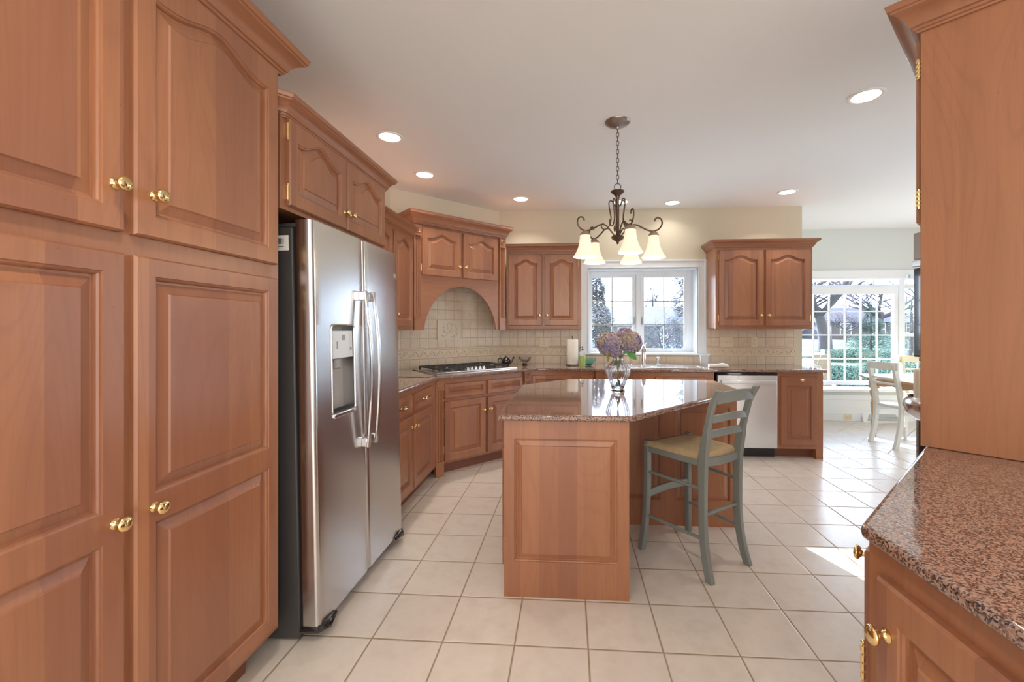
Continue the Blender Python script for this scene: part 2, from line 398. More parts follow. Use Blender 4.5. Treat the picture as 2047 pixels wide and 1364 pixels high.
# ------------------------------------------------------------------ cabinet parts
def arch_shape(u):
    v_ = abs(2*u-1)/0.80
    return 0.5+0.5*math.cos(PI*v_) if v_ < 1 else -0.07*math.sin(PI*min(1, (v_-1)/0.25))
NP = 25
def loop_pts(x0, x1, z0, z1, ins, amp, y):
    """closed loop, starts bottom-left, goes bottom, right, top (arch), left"""
    x0 += ins; x1 -= ins; z0 += ins
    pts = [(x0, y, z0), (x1, y, z0)]
    for k in range(NP):
        u = 1-k/(NP-1)
        pts.append((x0+(x1-x0)*u, y, z1-ins+(amp*arch_shape(u) if amp else 0)))
    return pts
def outer_pts(x0, x1, z0, z1, y):
    pts = [(x0, y, z0), (x1, y, z0)]
    for k in range(NP):
        u = 1-k/(NP-1); pts.append((x0+(x1-x0)*u, y, z1))
    return pts
def ring(mb, loops, cap=True):
    K = len(loops[0]); vs = []; fs = []
    for l in loops: vs += l
    for i in range(len(loops)-1):
        for k in range(K): k2 = (k+1) % K; fs.append((i*K+k, i*K+k2, (i+1)*K+k2, (i+1)*K+k))
    if cap:
        L = (len(loops)-1)*K; l = loops[-1]
        zm = l[0][2]*0.3+min(p[2] for p in l[2:])*0.7; base = len(vs)
        for p in l[2:]: vs.append((p[0], p[1], zm))
        n_ = len(l)-2
        for k in range(n_-1): fs.append((L+2+k, L+3+k, base+k+1, base+k))
        fs.append((L, L+1, base, base+n_-1))
    mb.add(vs, fs)
def door_mb(w, h, cells, t=0.02, raise_w=0.034, stile=0.055):
    """local: x 0..w, z 0..h, front face at y=-t, back y=0. cells: (z0,z1,top_margin,bottom_margin,amp)"""
    mb = MB(); e = 0.005
    # outer lip
    vs = []; 
    for (i, y) in ((0, 0), (0, -t+0.007), (e, -t)):
        vs += [(i, y, i), (w-i, y, i), (w-i, y, h-i), (i, y, h-i)]
    fs = [(3, 2, 1, 0)]
    for r in range(2):
        for k in range(4): fs.append((4*r+k, 4*r+(k+1) % 4, 4*r+4+(k+1) % 4, 4*r+4+k))
    mb.add(vs, fs)
    for (z0, z1, tm, bm, amp) in cells:
        X0, X1 = stile, w-stile; Z0, Z1 = z0+bm, z1-tm-amp
        rw = min(raise_w, (X1-X0)*0.22, (Z1-Z0)*0.25)
        L = [outer_pts(e, w-e, z0, z1, -t), loop_pts(X0, X1, Z0, Z1, 0, amp, -t), loop_pts(X0, X1, Z0, Z1, 0.0015, amp, -t+0.004),
             loop_pts(X0, X1, Z0, Z1, 0.006, amp, -t+0.005), loop_pts(X0, X1, Z0, Z1, 0.009, amp, -t+0.009), loop_pts(X0, X1, Z0, Z1, 0.011, amp, -t+0.0155), loop_pts(X0, X1, Z0, Z1, 0.017, amp, -t+0.0155),
             loop_pts(X0, X1, Z0, Z1, 0.015+rw*0.85, amp, -t+0.0060), loop_pts(X0, X1, Z0, Z1, 0.017+rw*0.9, amp, -t+0.0015)]
        ring(mb, L)
    return mb
def knob(parent, x, z, y=-0.02, s_=1.0):
    mb = MB(); prof = [(0.0005, 0), (0.0115, 0), (0.0120, 0.002), (0.009, 0.0045), (0.0062, 0.008), (0.0060, 0.014), (0.0085, 0.018), (0.0145, 0.021), (0.0168, 0.0245), (0.0160, 0.028), (0.0115, 0.0315), (0.005, 0.033), (0.0005, 0.0333)]
    mb.lathe([(r*s_, h*s_) for r, h in prof], 20, R(PI/2, 'X'))
    return part('knob', mb, 'brass', parent, loc=(x, y, z), smooth=60)
def hinge(parent, x, z, y=-0.012, h=0.062):
    mb = MB(); sx = 1 if x > 0.01 else -1
    mb.tube([(sx*0.002, 0.002, -h/2), (sx*0.002, 0.002, h/2)], 0.0034, 8)
    for k in (-1, 1): mb.ball((sx*0.002, 0.002, k*(h/2+0.003)), 0.0032, 5)
    mb.box(min(0, sx*0.006), max(0, sx*0.006), 0.004, 0.0115, -h/2, h/2)
    return part('hinge', mb, 'brass', parent, loc=(x, y, z))
def pull(parent, x, z, y=-0.02, L=0.076):
    mb = MB()
    for k in (-1, 1):
        mb.lathe([(0.0005, 0), (0.008, 0), (0.007, 0.004), (0.004, 0.008), (0.004, 0.022), (0.0005, 0.023)], 10, T(k*L/2, 0, 0) @ R(PI/2, 'X'))
    mb.tube([(-L/2, -0.02, 0), (-L/4, -0.025, -0.004), (0, -0.027, -0.005), (L/4, -0.025, -0.004), (L/2, -0.02, 0)], [0.004, 0.005, 0.006, 0.005, 0.004], 8)
    return part('pull', mb, 'brass', parent, loc=(x, y, z))
def door(parent, x, z, w, h, cells=None, amp=0.0, knob_at=None, hinge_side=None, hinges=(0.12, 0.88), name='door', stile=0.055, label=None, tm=None, ks=1.0):
    tmv = stile if tm is None else tm
    cells = cells or [(0.005, h-0.005, tmv, stile, amp)]
    d = part(name, door_mb(w, h, cells, stile=stile), 'cherry', parent, loc=(x, 0, z), smooth=13)
    if knob_at: knob(d, knob_at[0], knob_at[1], s_=ks)
    if hinge_side:
        hx = 0.0 if hinge_side == 'L' else w
        for q in hinges: hinge(d, hx, q*h if q <= 1 else q)
    if label: d['label'] = label
    return d
CROWN = [(0, 0), (0.006, 0.0), (0.008, 0.006), (0.012, 0.008), (0.013, 0.016), (0.018, 0.018), (0.022, 0.030), (0.030, 0.044), (0.042, 0.055), (0.052, 0.060), (0.053, 0.066), (0.058, 0.068), (0.060, 0.080), (0.063, 0.085), (0, 0.085)]
def crown(parent, path, z, s_=1.0, sv=1.0, mat_='cherry_rail', name='crown_molding', flip=False):
    pr = [(o*s_, z+h*sv) for o, h in CROWN]
    return part(name, MB().sweep(path, pr), mat_, parent, smooth=25)
def fluted(parent, x, z0, z1, w, y=-0.022, face_z=None, name='fluted_pilaster'):
    """pilaster standing proud of the face: plinth, fluted shaft, rosette block"""
    mb = MB(); hb = w*1.25; pl = w*1.6
    mb.box(x, x+w, y-0.006, 0, z0, z0+pl)
    mb.box(x-0.003, x+w+0.003, y-0.010, 0, z0+pl, z0+pl+0.008)
    mb.box(x-0.002, x+w+0.002, y-0.006, 0, z1-hb, z1)
    mb.box(x-0.004, x+w+0.004, y-0.011, 0, z1-hb-0.009, z1-hb)
    a, b = z0+pl+0.008, z1-hb-0.009
    poly = [(x, 0), (x, y)]
    nf = 3; m_ = w*0.14; fw = (w-2*m_)/nf
    for k in range(nf):
        c0 = x+m_+k*fw
        for q in range(7):
            a_ = PI*q/6; poly.append((c0+fw*0.12+fw*0.38*(1-math.cos(a_)), y+0.0075*math.sin(a_)))
    poly += [(x+w, y), (x+w, 0)]
    n = len(poly); mb.add([(p[0], p[1], a) for p in poly]+[(p[0], p[1], b) for p in poly], [(i, (i+1) % n, (i+1) % n+n, i+n) for i in range(n)])
    o = part(name, mb, 'cherry_plain', parent, smooth=30)
    ro = MB(); R0 = w*0.42
    ro.lathe([(0.0005, 0), (R0, 0), (R0, 0.004), (R0*0.85, 0.007), (R0*0.68, 0.003), (R0*0.52, 0.003), (R0*0.42, 0.007), (R0*0.25, 0.004), (R0*0.12, 0.008), (0.0005, 0.009)], 24, R(PI/2, 'X'))
    part('rosette', ro, 'cherry_plain', o, loc=(x+w/2, y-0.006, z1-hb/2))
    return o

# ------------------------------------------------------------------ room shell
H = 2.74
struct('floor', MB().prism([(-2.0, -3.2), (6.2, -3.2), (6.2, 6.9), (-2.0, 6.9)], -0.1, 0.0), 'floor_tile', 'square beige ceramic tile floor with brown grout', smooth=0)
struct('ceiling', MB().prism([(-2.0, -3.2), (6.2, -3.2), (6.2, 6.7), (-2.0, 6.7)], H, H+0.1), 'paint_ceiling', 'smooth white ceiling with recessed lights', smooth=0)
struct('wall_left', MB().box(-1.95, -1.8, -3.2, 4.187, 0, H), 'paint_wall', 'cream painted wall behind the pantry', smooth=0)
struct('wall_diagonal', MB().prism([(-1.8, 4.187), (-0.847, 5.14), (-0.95, 5.25), (-1.95, 4.25)], 0, H), 'paint_wall', 'cream corner wall behind the range hood', smooth=0)
# back wall with the window opening x .227-1.509, z 1.03-2.04
WX0, WX1, WZ0, WZ1 = 0.227, 1.509, 1.03, 2.04
mb = MB()
mb.box(-0.95, WX0, 5.14, 5.42, 0, H); mb.box(WX1, 2.69, 5.14, 5.42, 0, H); mb.box(WX0, WX1, 5.14, 5.42, 0, WZ0-0.02); mb.box(WX0, WX1, 5.14, 5.42, WZ1, H)
mb.box(2.55, 2.69, 5.42, 6.38, 0, H)
struct('wall_back', mb, 'paint_wall', 'cream painted wall around the kitchen window', smooth=0)
# nook wall with the bay opening x 3.2-5.35, z .47-2.10
mb = MB(); BX0, BX1, BZ0, BZ1 = 3.15, 5.30, 0.455, 2.05
mb.box(2.69, BX0, 6.38, 6.5, 0, H); mb.box(BX1, 6.2, 6.38, 6.5, 0, H); mb.box(BX0, BX1, 6.38, 6.5, BZ1, H); mb.box(BX0, BX1, 6.38, 6.5, 0, BZ0-0.03)
struct('wall_nook', mb, 'paint_nook', 'pale grey green wall over the breakfast nook bay', smooth=0)
struct('wall_right', MB().box(6.05, 6.2, -3.2, 3.0, 0, H).box(6.05, 6.2, 6.15, 6.38, 0, H).box(6.05, 6.2, 3.0, 6.15, 2.15, H).box(6.05, 6.2, 3.0, 6.15, 0, 0.3), 'paint_nook', smooth=0)
struct('baseboard_nook', MB().sweep([(6.05, 6.38), (2.69, 6.38)], [(0, 0), (-0.016, 0), (-0.016, 0.11), (-0.008, 0.125), (0, 0.13)]) if False else MB().box(2.69, 6.05, 6.364, 6.38, 0, 0.12), 'paint_trim', 'white baseboard under the bay window', bevel=0.004)
struct('trim_1', MB().box(2.69, 6.05, 6.366, 6.38, 0.30, 0.37), 'paint_trim', 'white rail moulding under the bay seat', bevel=0.005)
struct('trim_2', MB().box(2.9, 5.5, 6.372, 6.38, 0.12, 0.30), 'paint_trim', 'white panelled apron under the bay seat', smooth=0)
# window seat of the bay
bay_seat = MB().prism([(BX0-0.05, 6.34), (BX1+0.05, 6.34), (BX1, 6.42), (4.98, 6.66), (3.3, 6.66), (BX0, 6.42)], 0.42, 0.455)
struct('trim_3', bay_seat, 'paint_trim', 'white window seat board of the bay window', bevel=0.004)
struct('trim_4', MB().box(BX0-0.08, BX1+0.08, 6.355, 6.38, BZ1, BZ1+0.10).box(BX0-0.08, BX0, 6.355, 6.38, 0.455, BZ1).box(BX1, BX1+0.08, 6.355, 6.38, 0.455, BZ1), 'paint_trim', 'white casing around the bay opening', bevel=0.006)
struct('trim_5', MB().prism([(BX0, 6.38), (BX1, 6.38), (BX1, 6.44), (4.98, 6.70), (3.3, 6.70), (BX0, 6.44)], BZ1-0.02, BZ1+0.05), 'paint_trim', 'white soffit board over the bay window', bevel=0.003)

# kitchen window (window_1)
wr = thing('window_1', None, None, (0, 0, 0)); wr['kind'] = 'structure'; wr['label'] = 'white double casement window over the sink'
def wpart(n, mb, m_, **k): return part(n, mb, m_, wr, **k)
cs = MB()
cx0, cx1, cz0, cz1 = WX0, WX1, WZ0, WZ1
cw = 0.085
for (a, b, c, d) in ((cx0-cw, cx0, cz0, cz1+cw), (cx1, cx1+cw, cz0, cz1+cw)): cs.box(a, b, 5.122, 5.14, c, d)
cs.box(cx0, cx1, 5.122, 5.14, cz1, cz1+cw)
cs.box(cx0-cw-0.008, cx0-cw+0.012, 5.112, 5.14, cz0, cz1+cw+0.008); cs.box(cx1+cw-0.012, cx1+cw+0.008, 5.112, 5.14, cz0, cz1+cw+0.008); cs.box(cx0-cw+0.012, cx1+cw-0.012, 5.112, 5.14, cz1+cw-0.012, cz1+cw+0.008)
cs.box(cx0-0.012, cx0, 5.116, 5.14, cz0, cz1+0.012); cs.box(cx1, cx1+0.012, 5.116, 5.14, cz0, cz1+0.012); cs.box(cx0, cx1, 5.116, 5.14, cz1, cz1+0.012)
wpart('casing', cs, 'paint_trim', bevel=0.004)
wpart('window_sill', MB().box(cx0-0.12, cx1+0.13, 5.095, 5.42, cz0-0.02, cz0+0.002), 'paint_trim', bevel=0.005)
jb = MB(); jb.box(cx0-0.001, cx0+0.012, 5.14, 5.42, cz0, cz1); jb.box(cx1-0.012, cx1+0.001, 5.14, 5.42, cz0, cz1); jb.box(cx0, cx1, 5.14, 5.42, cz1-0.012, cz1+0.001)
wpart('jamb', jb, 'paint_trim', bevel=0.002)
fm = MB(); gy = 5.36
fm.box(cx0+0.012, cx0+0.04, gy-0.03, gy+0.05, cz0, cz1-0.012); fm.box(cx1-0.075, cx1-0.012, gy-0.03, gy+0.05, cz0, cz1-0.012)
fm.box(cx0+0.04, cx1-0.075, gy-0.03, gy+0.05, cz1-0.055, cz1-0.012); fm.box(cx0+0.04, cx1-0.075, gy-0.03, gy+0.05, cz0, cz0+0.02)
fm.box(0.82, 0.875, gy-0.045, gy+0.05, cz0+0.02, cz1-0.055)
wpart('frame', fm, 'paint_trim', bevel=0.003)
for (a, b) in ((0.287, 0.774), (0.920, 1.405)):
    sm = MB(); z0, z1 = 1.075, 1.95; q = 0.045
    sm.box(a-q, a, gy-0.02, gy+0.02, z0-0.04, z1+q); sm.box(b, b+q, gy-0.02, gy+0.02, z0-0.04, z1+q); sm.box(a, b, gy-0.02, gy+0.02, z1, z1+q); sm.box(a, b, gy-0.02, gy+0.02, z0-0.04, z0)
    sa = wpart('sash', sm, 'paint_trim', bevel=0.004)
    part('pane', MB().box(a-0.005, b+0.005, gy+0.0, gy+0.003, z0-0.005, z1+0.005), 'pane', sa, smooth=0)
    mm = MB(); xm = (a+b)/2; mm.box(xm-0.006, xm+0.006, gy-0.006, gy+0.008, z0, z1)
    for zz in (z0+(z1-z0)/3, z0+2*(z1-z0)/3): mm.box(a, b, gy-0.006, gy+0.008, zz-0.006, zz+0.006)
    part('muntin', mm, 'grille_metal', sa, smooth=0)
    lx = b+0.025 if a < 0.5 else a-0.025
    part('lock', MB().box(lx-0.008, lx+0.008, gy-0.038, gy-0.02, 1.37, 1.44).box(lx-0.004, lx+0.004, gy-0.05, gy-0.03, 1.385, 1.47), 'grille_metal', sa, bevel=0.002)
    cxm = a+0.10 if a < 0.5 else b-0.10
    cr = MB().box(cxm-0.055, cxm+0.055, gy-0.055, gy-0.02, z0-0.043, z0-0.025); cr.tube([(cxm, gy-0.055, z0-0.02), (cxm-0.01, gy-0.07, z0-0.004), (cxm-0.04, gy-0.075, z0+0.0), (cxm-0.05, gy-0.075, z0-0.01)], 0.005, 6)
    part('crank', cr, 'paint_trim', sa, bevel=0.002)

# bay windows
def muntin_window(name, label, M, w, z0, z1, nx, zs, double=False):
    r = bpy.data.objects.new(name, None); COL.objects.link(r); r['kind'] = 'structure'; r['label'] = label
    r.matrix_world = M; f = MB(); q = 0.055
    f.box(-q, 0, -0.02, 0.05, z0-q, z1+q); f.box(w, w+q, -0.02, 0.05, z0-q, z1+q); f.box(0, w, -0.02, 0.05, z1, z1+q); f.box(0, w, -0.02, 0.05, z0-q, z0)
    part('frame', f, 'paint_trim', r, bevel=0.004)
    mm = MB()
    for k in range(1, nx): mm.box(k*w/nx-0.009, k*w/nx+0.009, 0.0, 0.022, z0, z1)
    for z in zs: mm.box(0, w, 0.001, 0.021, z-0.009, z+0.009)
    if double: mm.box(0, w, -0.012, 0.03, (z0+z1)/2-0.025, (z0+z1)/2+0.025)
    part('muntin', mm, 'paint_trim', r, smooth=0)
    part('pane', MB().box(-0.005, w+0.005, 0.010, 0.013, z0-0.005, z1+0.005), 'pane', r, smooth=0)
    return r
w2 = muntin_window('window_2', 'large white grid window in the middle of the breakfast bay', T(3.395, 6.6, 0), 1.35, 0.545, 1.91, 6, (0.869, 1.222, 1.571))
part('blind', MB().box(0.0, 1.35, -0.09, -0.03, 1.82, 1.93), 'paint_trim', w2, bevel=0.01)
a3 = math.atan2(6.42-6.6, 5.22-4.86)
w3 = muntin_window('window_3', 'narrow angled side window at the right of the breakfast bay', T(4.885, 6.60, 0) @ R(a3, 'Z'), 0.32, 0.545, 1.91, 2, (0.869, 1.571), True)
w4 = muntin_window('window_4', None, T(3.0, 6.40, 0) @ R(-a3, 'Z'), 0.32, 0.545, 1.91, 2, (0.869, 1.571), True); w4['label'] = 'narrow angled side window at the left of the breakfast bay'
w5 = muntin_window('window_5', 'wide grid window in the right wall of the breakfast nook', T(6.10, 6.09, 0) @ R(-PI/2, 'Z'), 3.03, 0.36, 2.09, 9, (0.8, 1.22, 1.66))
struct('trim_6', MB().box(4.80, 4.885, 6.57, 6.66, 0.45, 2.05), 'paint_trim', 'white post right of the middle bay window', bevel=0.004)
struct('trim_7', MB().box(3.27, 3.34, 6.57, 6.66, 0.45, 2.05), 'paint_trim', bevel=0.004)
# ------------------------------------------------------------------ backsplash
def splash(name, boxes, M, label, mname='splash_tile'):
    mb = MB()
    for b in boxes: mb.box(*b)
    o = part(name, mb, mname, None, smooth=0); o.matrix_world = M; o['kind'] = 'structure'; o['label'] = label; return o
zc_, zb0, zb1, zt = 0.908, 0.9975, 1.108, 1.335
Mb = T(0, 5.14, 0)
splash('trim_8', [(-0.847, 0.135, -0.010, -0.0005, zb1, zt), (1.60, 2.61, -0.010, -0.0005, zb1, zt)], Mb, 'square cream tile backsplash on the window wall')
splash('trim_9', [(-0.847, 2.61, -0.010, -0.0005, zc_, zb0)], Mb, 'lowest row of cream tiles behind the sink counter', 'splash_low')
Md = T(-1.8, 4.187, 0) @ R(PI/4, 'Z'); DL = 1.348
splash('trim_10', [(0.0, DL, -0.010, -0.0005, zb1, 1.95)], Md, 'square cream tile wall behind the gas cooktop')
splash('trim_11', [(0.0, DL, -0.010, -0.0005, zc_, zb0)], Md, 'lowest row of cream tiles behind the cooktop', 'splash_low')
Ml = T(-1.8, 2.66, 0) @ R(PI/2, 'Z')
splash('trim_12', [(0.0, 1.527, -0.010, -0.0005, zb1, zt)], Ml, 'cream tile backsplash beside the fridge')
splash('trim_13', [(0.0, 1.527, -0.010, -0.0005, zc_, zb0)], Ml, None, 'splash_low')
def border(name, L, M, label, x0=0.0):
    mb = MB(); random.seed(3)
    n = max(1, round(L/0.205)); s_ = L/n
    mb.box(x0, x0+L, -0.009, -0.0005, zb0, zb1)
    for k in range(n):
        a, b = x0+k*s_+0.0015, x0+(k+1)*s_-0.0015
        for z, r in ((zb0+0.009, 0.0065), (zb1-0.010, 0.0075)): mb.tube([(a, -0.010, z), (b, -0.010, z)], r, 8)
        for q in range(4):
            u = a+(q+0.5)*(b-a)/4; zc = (zb0+zb1)/2; sg = 1 if q % 2 else -1; pts = []
            for t_ in range(12):
                th = t_/11*1.6*PI; rr = 0.024*(1-0.62*t_/11); pts.append((u+rr*math.cos(th*sg), -0.011, zc+sg*0.004+rr*math.sin(th*sg)*1.1))
            mb.tube(pts, [0.0085-0.0004*t_ for t_ in range(12)], 6)
            mb.ball((u+0.019, -0.011, zc+sg*0.020), (0.008, 0.005, 0.005), 5)
    o = part(name, mb, 'border_relief', None, smooth=50); o.matrix_world = M; o['kind'] = 'structure'
    if label: o['label'] = label
border('trim_14', 0.847+0.135, Mb, 'raised scroll border tiles left of the sink window', -0.847)
border('trim_15', 1.01, Mb, 'raised scroll border tiles right of the sink window', 1.60)
border('trim_16', DL, Md, 'raised scroll border tiles behind the cooktop')
border('trim_17', 1.527, Ml, None)
# relief plaque above the cooktop
px = 0.665; mb = MB(); mb.box(px-0.15, px+0.15, -0.020, -0.010, 1.20, 1.41)
for (a, b, c, d) in ((-0.15, 0.15, 1.20, 1.208), (-0.15, 0.15, 1.402, 1.41), (-0.15, -0.142, 1.208, 1.402), (0.142, 0.15, 1.208, 1.402)): mb.box(px+a, px+b, -0.025, -0.020, c, d)
random.seed(5)
for k in range(7):
    th0 = random.uniform(0, 6.28); c = (px+random.uniform(-0.06, 0.07), 1.305+random.uniform(-0.05, 0.05)); pts = []
    for t_ in range(14):
        th = th0+t_/13*4.5; rr = 0.045*(1-0.6*t_/13); pts.append((c[0]+rr*math.cos(th), -0.022, c[1]+rr*math.sin(th)))
    mb.tube(pts, [0.009-0.0004*t_ for t_ in range(14)], 6)
for k in range(26):
    mb.ball((px+random.uniform(-0.09, 0.1), -0.021, 1.305+random.uniform(-0.07, 0.07)), (random.uniform(0.006, 0.013), 0.006, random.uniform(0.005, 0.011)), 5)
o = part('relief_plaque', mb, 'relief_stone', None, smooth=50); o.matrix_world = Md; tag(o, 'carved stone look fruit and vine plaque tile under the hood arch', 'decorative tile')

# outlets / switches
def plate(name, label, M, w, h, n, m_='outlet_ivory', switch=False, dark=False, horizontal=False, group=None):
    t = thing(name, label, 'outlet' if not switch else 'light switch'); t.matrix_world = M
    if group: t['group'] = group
    p = part('cover_plate', MB().box(-w/2, w/2, -0.006, 0, -h/2, h/2), m_, t, bevel=0.003)
    for k in range(n):
        cx = (k-(n-1)/2)*w/n
        if switch: part('toggle', MB().box(cx-0.005, cx+0.005, -0.016, -0.006, -0.010, 0.012), m_, t, bevel=0.002)
        else:
            for s_ in (-1, 1):
                e = MB(); e.lathe([(0.0005, 0), (0.0165, 0), (0.016, 0.002), (0.0005, 0.002)], 20, T(0, -0.006, 0) @ R(PI/2, 'X'))
                dx, dz = (s_*0.021, 0) if horizontal else (0, s_*0.021)
                so = part('socket', e, m_, t, loc=(cx+dx, 0, dz))
                g = MB()
                for q in (-1, 1):
                    if horizontal: g.box(-0.004, 0.004, -0.0092, -0.0078, q*0.006-0.001, q*0.006+0.001)
                    else: g.box(q*0.006-0.001, q*0.006+0.001, -0.0092, -0.0078, -0.003, 0.005)
                g.ball((0, -0.0085, -0.008) if not horizontal else (0.008, -0.0085, 0), 0.0022, 5)
                part('slot', g, 'ink' if not dark else 'gray_plastic', so, smooth=0)
    return t
plate('wall_outlet', 'ivory wall outlet in the tiles under the left window-wall cabinet', T(-0.302, 5.130, 1.156), 0.115, 0.11, 1)
plate('light_switch', 'ivory three-gang switch plate right of the sink window', T(1.835, 5.130, 1.165), 0.15, 0.11, 3, switch=True)
plate('wall_outlet', 'ivory wall outlet in the tiles under the right window-wall cabinet', T(2.145, 5.130, 1.165), 0.072, 0.11, 1)
plate('wall_outlet', 'ivory outlet set in the white baseboard of the breakfast nook', T(3.96, 6.364, 0.060), 0.11, 0.075, 1, horizontal=True)
plate('wall_outlet', 'dark brown outlet on the end of the kitchen island', T(-0.017, 2.1195, 0.834), 0.114, 0.070, 1, 'outlet_brown', dark=True, horizontal=True)

# ------------------------------------------------------------------ tall pantry (left)
PX, PY0, PY1 = -1.18, 0.42, 1.665
pt = thing('pantry_cabinet', 'tall cherry pantry cabinet with four doors left of the fridge', 'cabinet', (PX, PY0, 0), PI/2)
Wp = PY1-PY0
part('body', MB().box(0, Wp, 0, 0.60, 0.115, 2.46), 'cherry_plain', pt, bevel=0.002)
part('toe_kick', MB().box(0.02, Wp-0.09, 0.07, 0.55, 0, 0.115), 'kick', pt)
def py(y): return y-PY0
mw = 0.565
for (ya, kx, hs) in ((1.073, 0.05, 'R'), (1.047-mw, mw-0.04, 'L')):
    door(pt, py(ya), 1.585, mw, 2.362-1.585, amp=0.048, knob_at=(kx if kx < 0.3 else mw-0.028, 1.703-1.585), hinge_side=hs, hinges=(0.082, 0.685), tm=0.046, ks=1.15)
    h = 1.53-0.142
    mid = 0.828-0.142
    door(pt, py(ya), 0.142, mw, h, cells=[(0.005, mid, 0.038, 0.045, 0), (mid, h-0.005, 0.048, 0.038, 0)], knob_at=(kx if kx < 0.3 else mw-0.028, 0.832-0.142), hinge_side=hs, hinges=(0.086, 0.469, 0.941, 1.324), ks=1.15) 
crown(pt, [(Wp, 0.60), (Wp, 0.0), (-0.02, 0.0)][::-1], 2.362, 1.35, 1.17)

# over-fridge cabinet
OY0, OY1 = 1.676, 2.665
oc = thing('over_fridge_cabinet', 'two-door cherry wall cabinet above the stainless fridge', 'cabinet', (PX, OY0, 0), PI/2)
Wo = OY1-OY0
part('body', MB().box(0, Wo, 0, 0.60, 1.825, 2.285), 'cherry_plain', oc, bevel=0.002)
dw = 0.455
door(oc, 0.035, 1.845, dw, 0.365, amp=0.05, knob_at=(dw-0.025, 0.085), hinge_side='L', hinges=(0.15, 0.85), stile=0.05, tm=0.03)
door(oc, 0.035+dw+0.012, 1.845, dw, 0.365, amp=0.05, knob_at=(0.025, 0.085), hinge_side='R', hinges=(0.15, 0.85), stile=0.05, tm=0.03)
part('crown_molding', MB().sweep([(-0.003, 0.027), (0.022, 0.0), (Wo, 0.0), (Wo, 0.3)], [(o*1.0, 2.205+h) for o, h in CROWN]), 'cherry_rail', oc, smooth=25)

# ------------------------------------------------------------------ refrigerator
fr = thing('refrigerator', 'stainless side-by-side refrigerator with ice dispenser beside the pantry', 'refrigerator', (-1.052, 1.74, 0), PI/2)
fr.rotation_euler = (0, 0, PI/2)
TL = R(-0.020, 'X')   # slight backward lean
def fp(mb): mb.v = [tuple(TL @ Vector(p)) for p in mb.v]; return mb
FW = 0.905
part('body', fp(MB().box(0.004, FW-0.004, 0.088, 0.72, 0.012, 1.765)), 'fridge_side', fr, bevel=0.006)
part('gasket', fp(MB().box(0.012, FW-0.012, 0.070, 0.088, 0.06, 1.76)), 'black', fr)
part('hinge_cover', fp(MB().box(0.01, 0.11, 0.02, 0.16, 1.765, 1.785)), 'fridge_side', fr, bevel=0.006)
part('hinge_cover', fp(MB().box(FW-0.11, FW-0.01, 0.02, 0.16, 1.765, 1.785)), 'fridge_side', fr, bevel=0.006)
def fdoor(x0, x1, hole=None):
    # cross section with softly rounded outer corner
    mb = MB(); r = 0.022; z0, z1 = 0.062, 1.795
    poly = []
    for k in range(7): a = PI/2*k/6; poly.append((x0+r-r*math.cos(a)*1.0, r*0.9-r*0.9*math.sin(a)))
    n_ = 10
    for k in range(1, n_): poly.append((x0+r+(x1-x0-2*r)*k/n_, 0))
    for k in range(7): a = PI/2*(1-k/6); poly.append((x1-r+r*math.cos(a), r*0.9-r*0.9*math.sin(a)))
    poly += [(x1, 0.070), (x0, 0.070)]
    if not hole: mb.prism(poly, z0, z1); return mb
    hx0, hx1, hz0, hz1 = hole
    P = [p for p in poly]
    n = len(P)
    zs = [z0, hz0, hz1, z1]
    vs = []; fs = []
    for z in zs: vs += [(p[0], p[1], z) for p in P]
    for i in range(3):
        for k in range(n):
            k2 = (k+1) % n
            if i == 1 and abs(P[k][1]) < 1e-6 and abs(P[k2][1]) < 1e-6: continue
            fs.append((i*n+k, i*n+k2, (i+1)*n+k2, (i+1)*n+k))
    fs.append(tuple(range(n-1, -1, -1))); fs.append(tuple(range(3*n, 4*n)))
    mb.add(vs, fs)
    fl = [k for k in range(n) if abs(P[k][1]) < 1e-6]; a, b = P[fl[0]][0], P[fl[-1]][0]
    mb.add([(a, 0, hz0), (hx0, 0, hz0), (hx0, 0, hz1), (a, 0, hz1)], [(0, 1, 2, 3)])
    mb.add([(hx1, 0, hz0), (b, 0, hz0), (b, 0, hz1), (hx1, 0, hz1)], [(0, 1, 2, 3)])
    D = 0.062
    mb.add([(hx0, 0, hz0), (hx1, 0, hz0), (hx1, 0, hz1), (hx0, 0, hz1), (hx0, D, hz0), (hx1, D, hz0), (hx1, D, hz1), (hx0, D, hz1)], [(0, 1, 5, 4), (1, 2, 6, 5), (2, 3, 7, 6), (3, 0, 4, 7)])
    return mb
HX0, HX1, HZ0, HZ1 = 0.135, 0.335, 0.935, 1.345
d1 = part('door', fp(fdoor(0.0, FW/2-0.002, (HX0, HX1, HZ0, HZ1))), 'steel', fr, smooth=30)
d2 = part('door', fp(fdoor(FW/2+0.002, FW)), 'steel', fr, smooth=30)
# dispenser
dp = MB().box(HX0-0.001, HX1+0.001, 0.060, 0.066, HZ0, HZ1)
disp = part('dispenser', fp(dp), 'gray_plastic', d1, smooth=0)
def arcrect(x0, x1, z0, z1, r):
    pts = []
    for (cx, cz, a0) in ((x1-r, z1-r, 0), (x0+r, z1-r, PI/2), (x0+r, z0+r, PI), (x1-r, z0+r, 1.5*PI)):
        for k in range(5): a = a0+PI/2*k/4; pts.append((cx+r*math.cos(a), cz+r*math.sin(a)))
    return pts
part('bezel', fp(MB().tube([(p[0], -0.001, p[1]) for p in arcrect(HX0-0.002, HX1+0.002, HZ0-0.002, HZ1+0.002, 0.02)], 0.0045, 8, closed=True)), 'steel_plain', disp)
part('control_panel', fp(MB().box(HX0+0.004, HX1-0.004, 0.004, 0.02, 1.19, HZ1-0.025)), 'display_panel', disp, bevel=0.002)
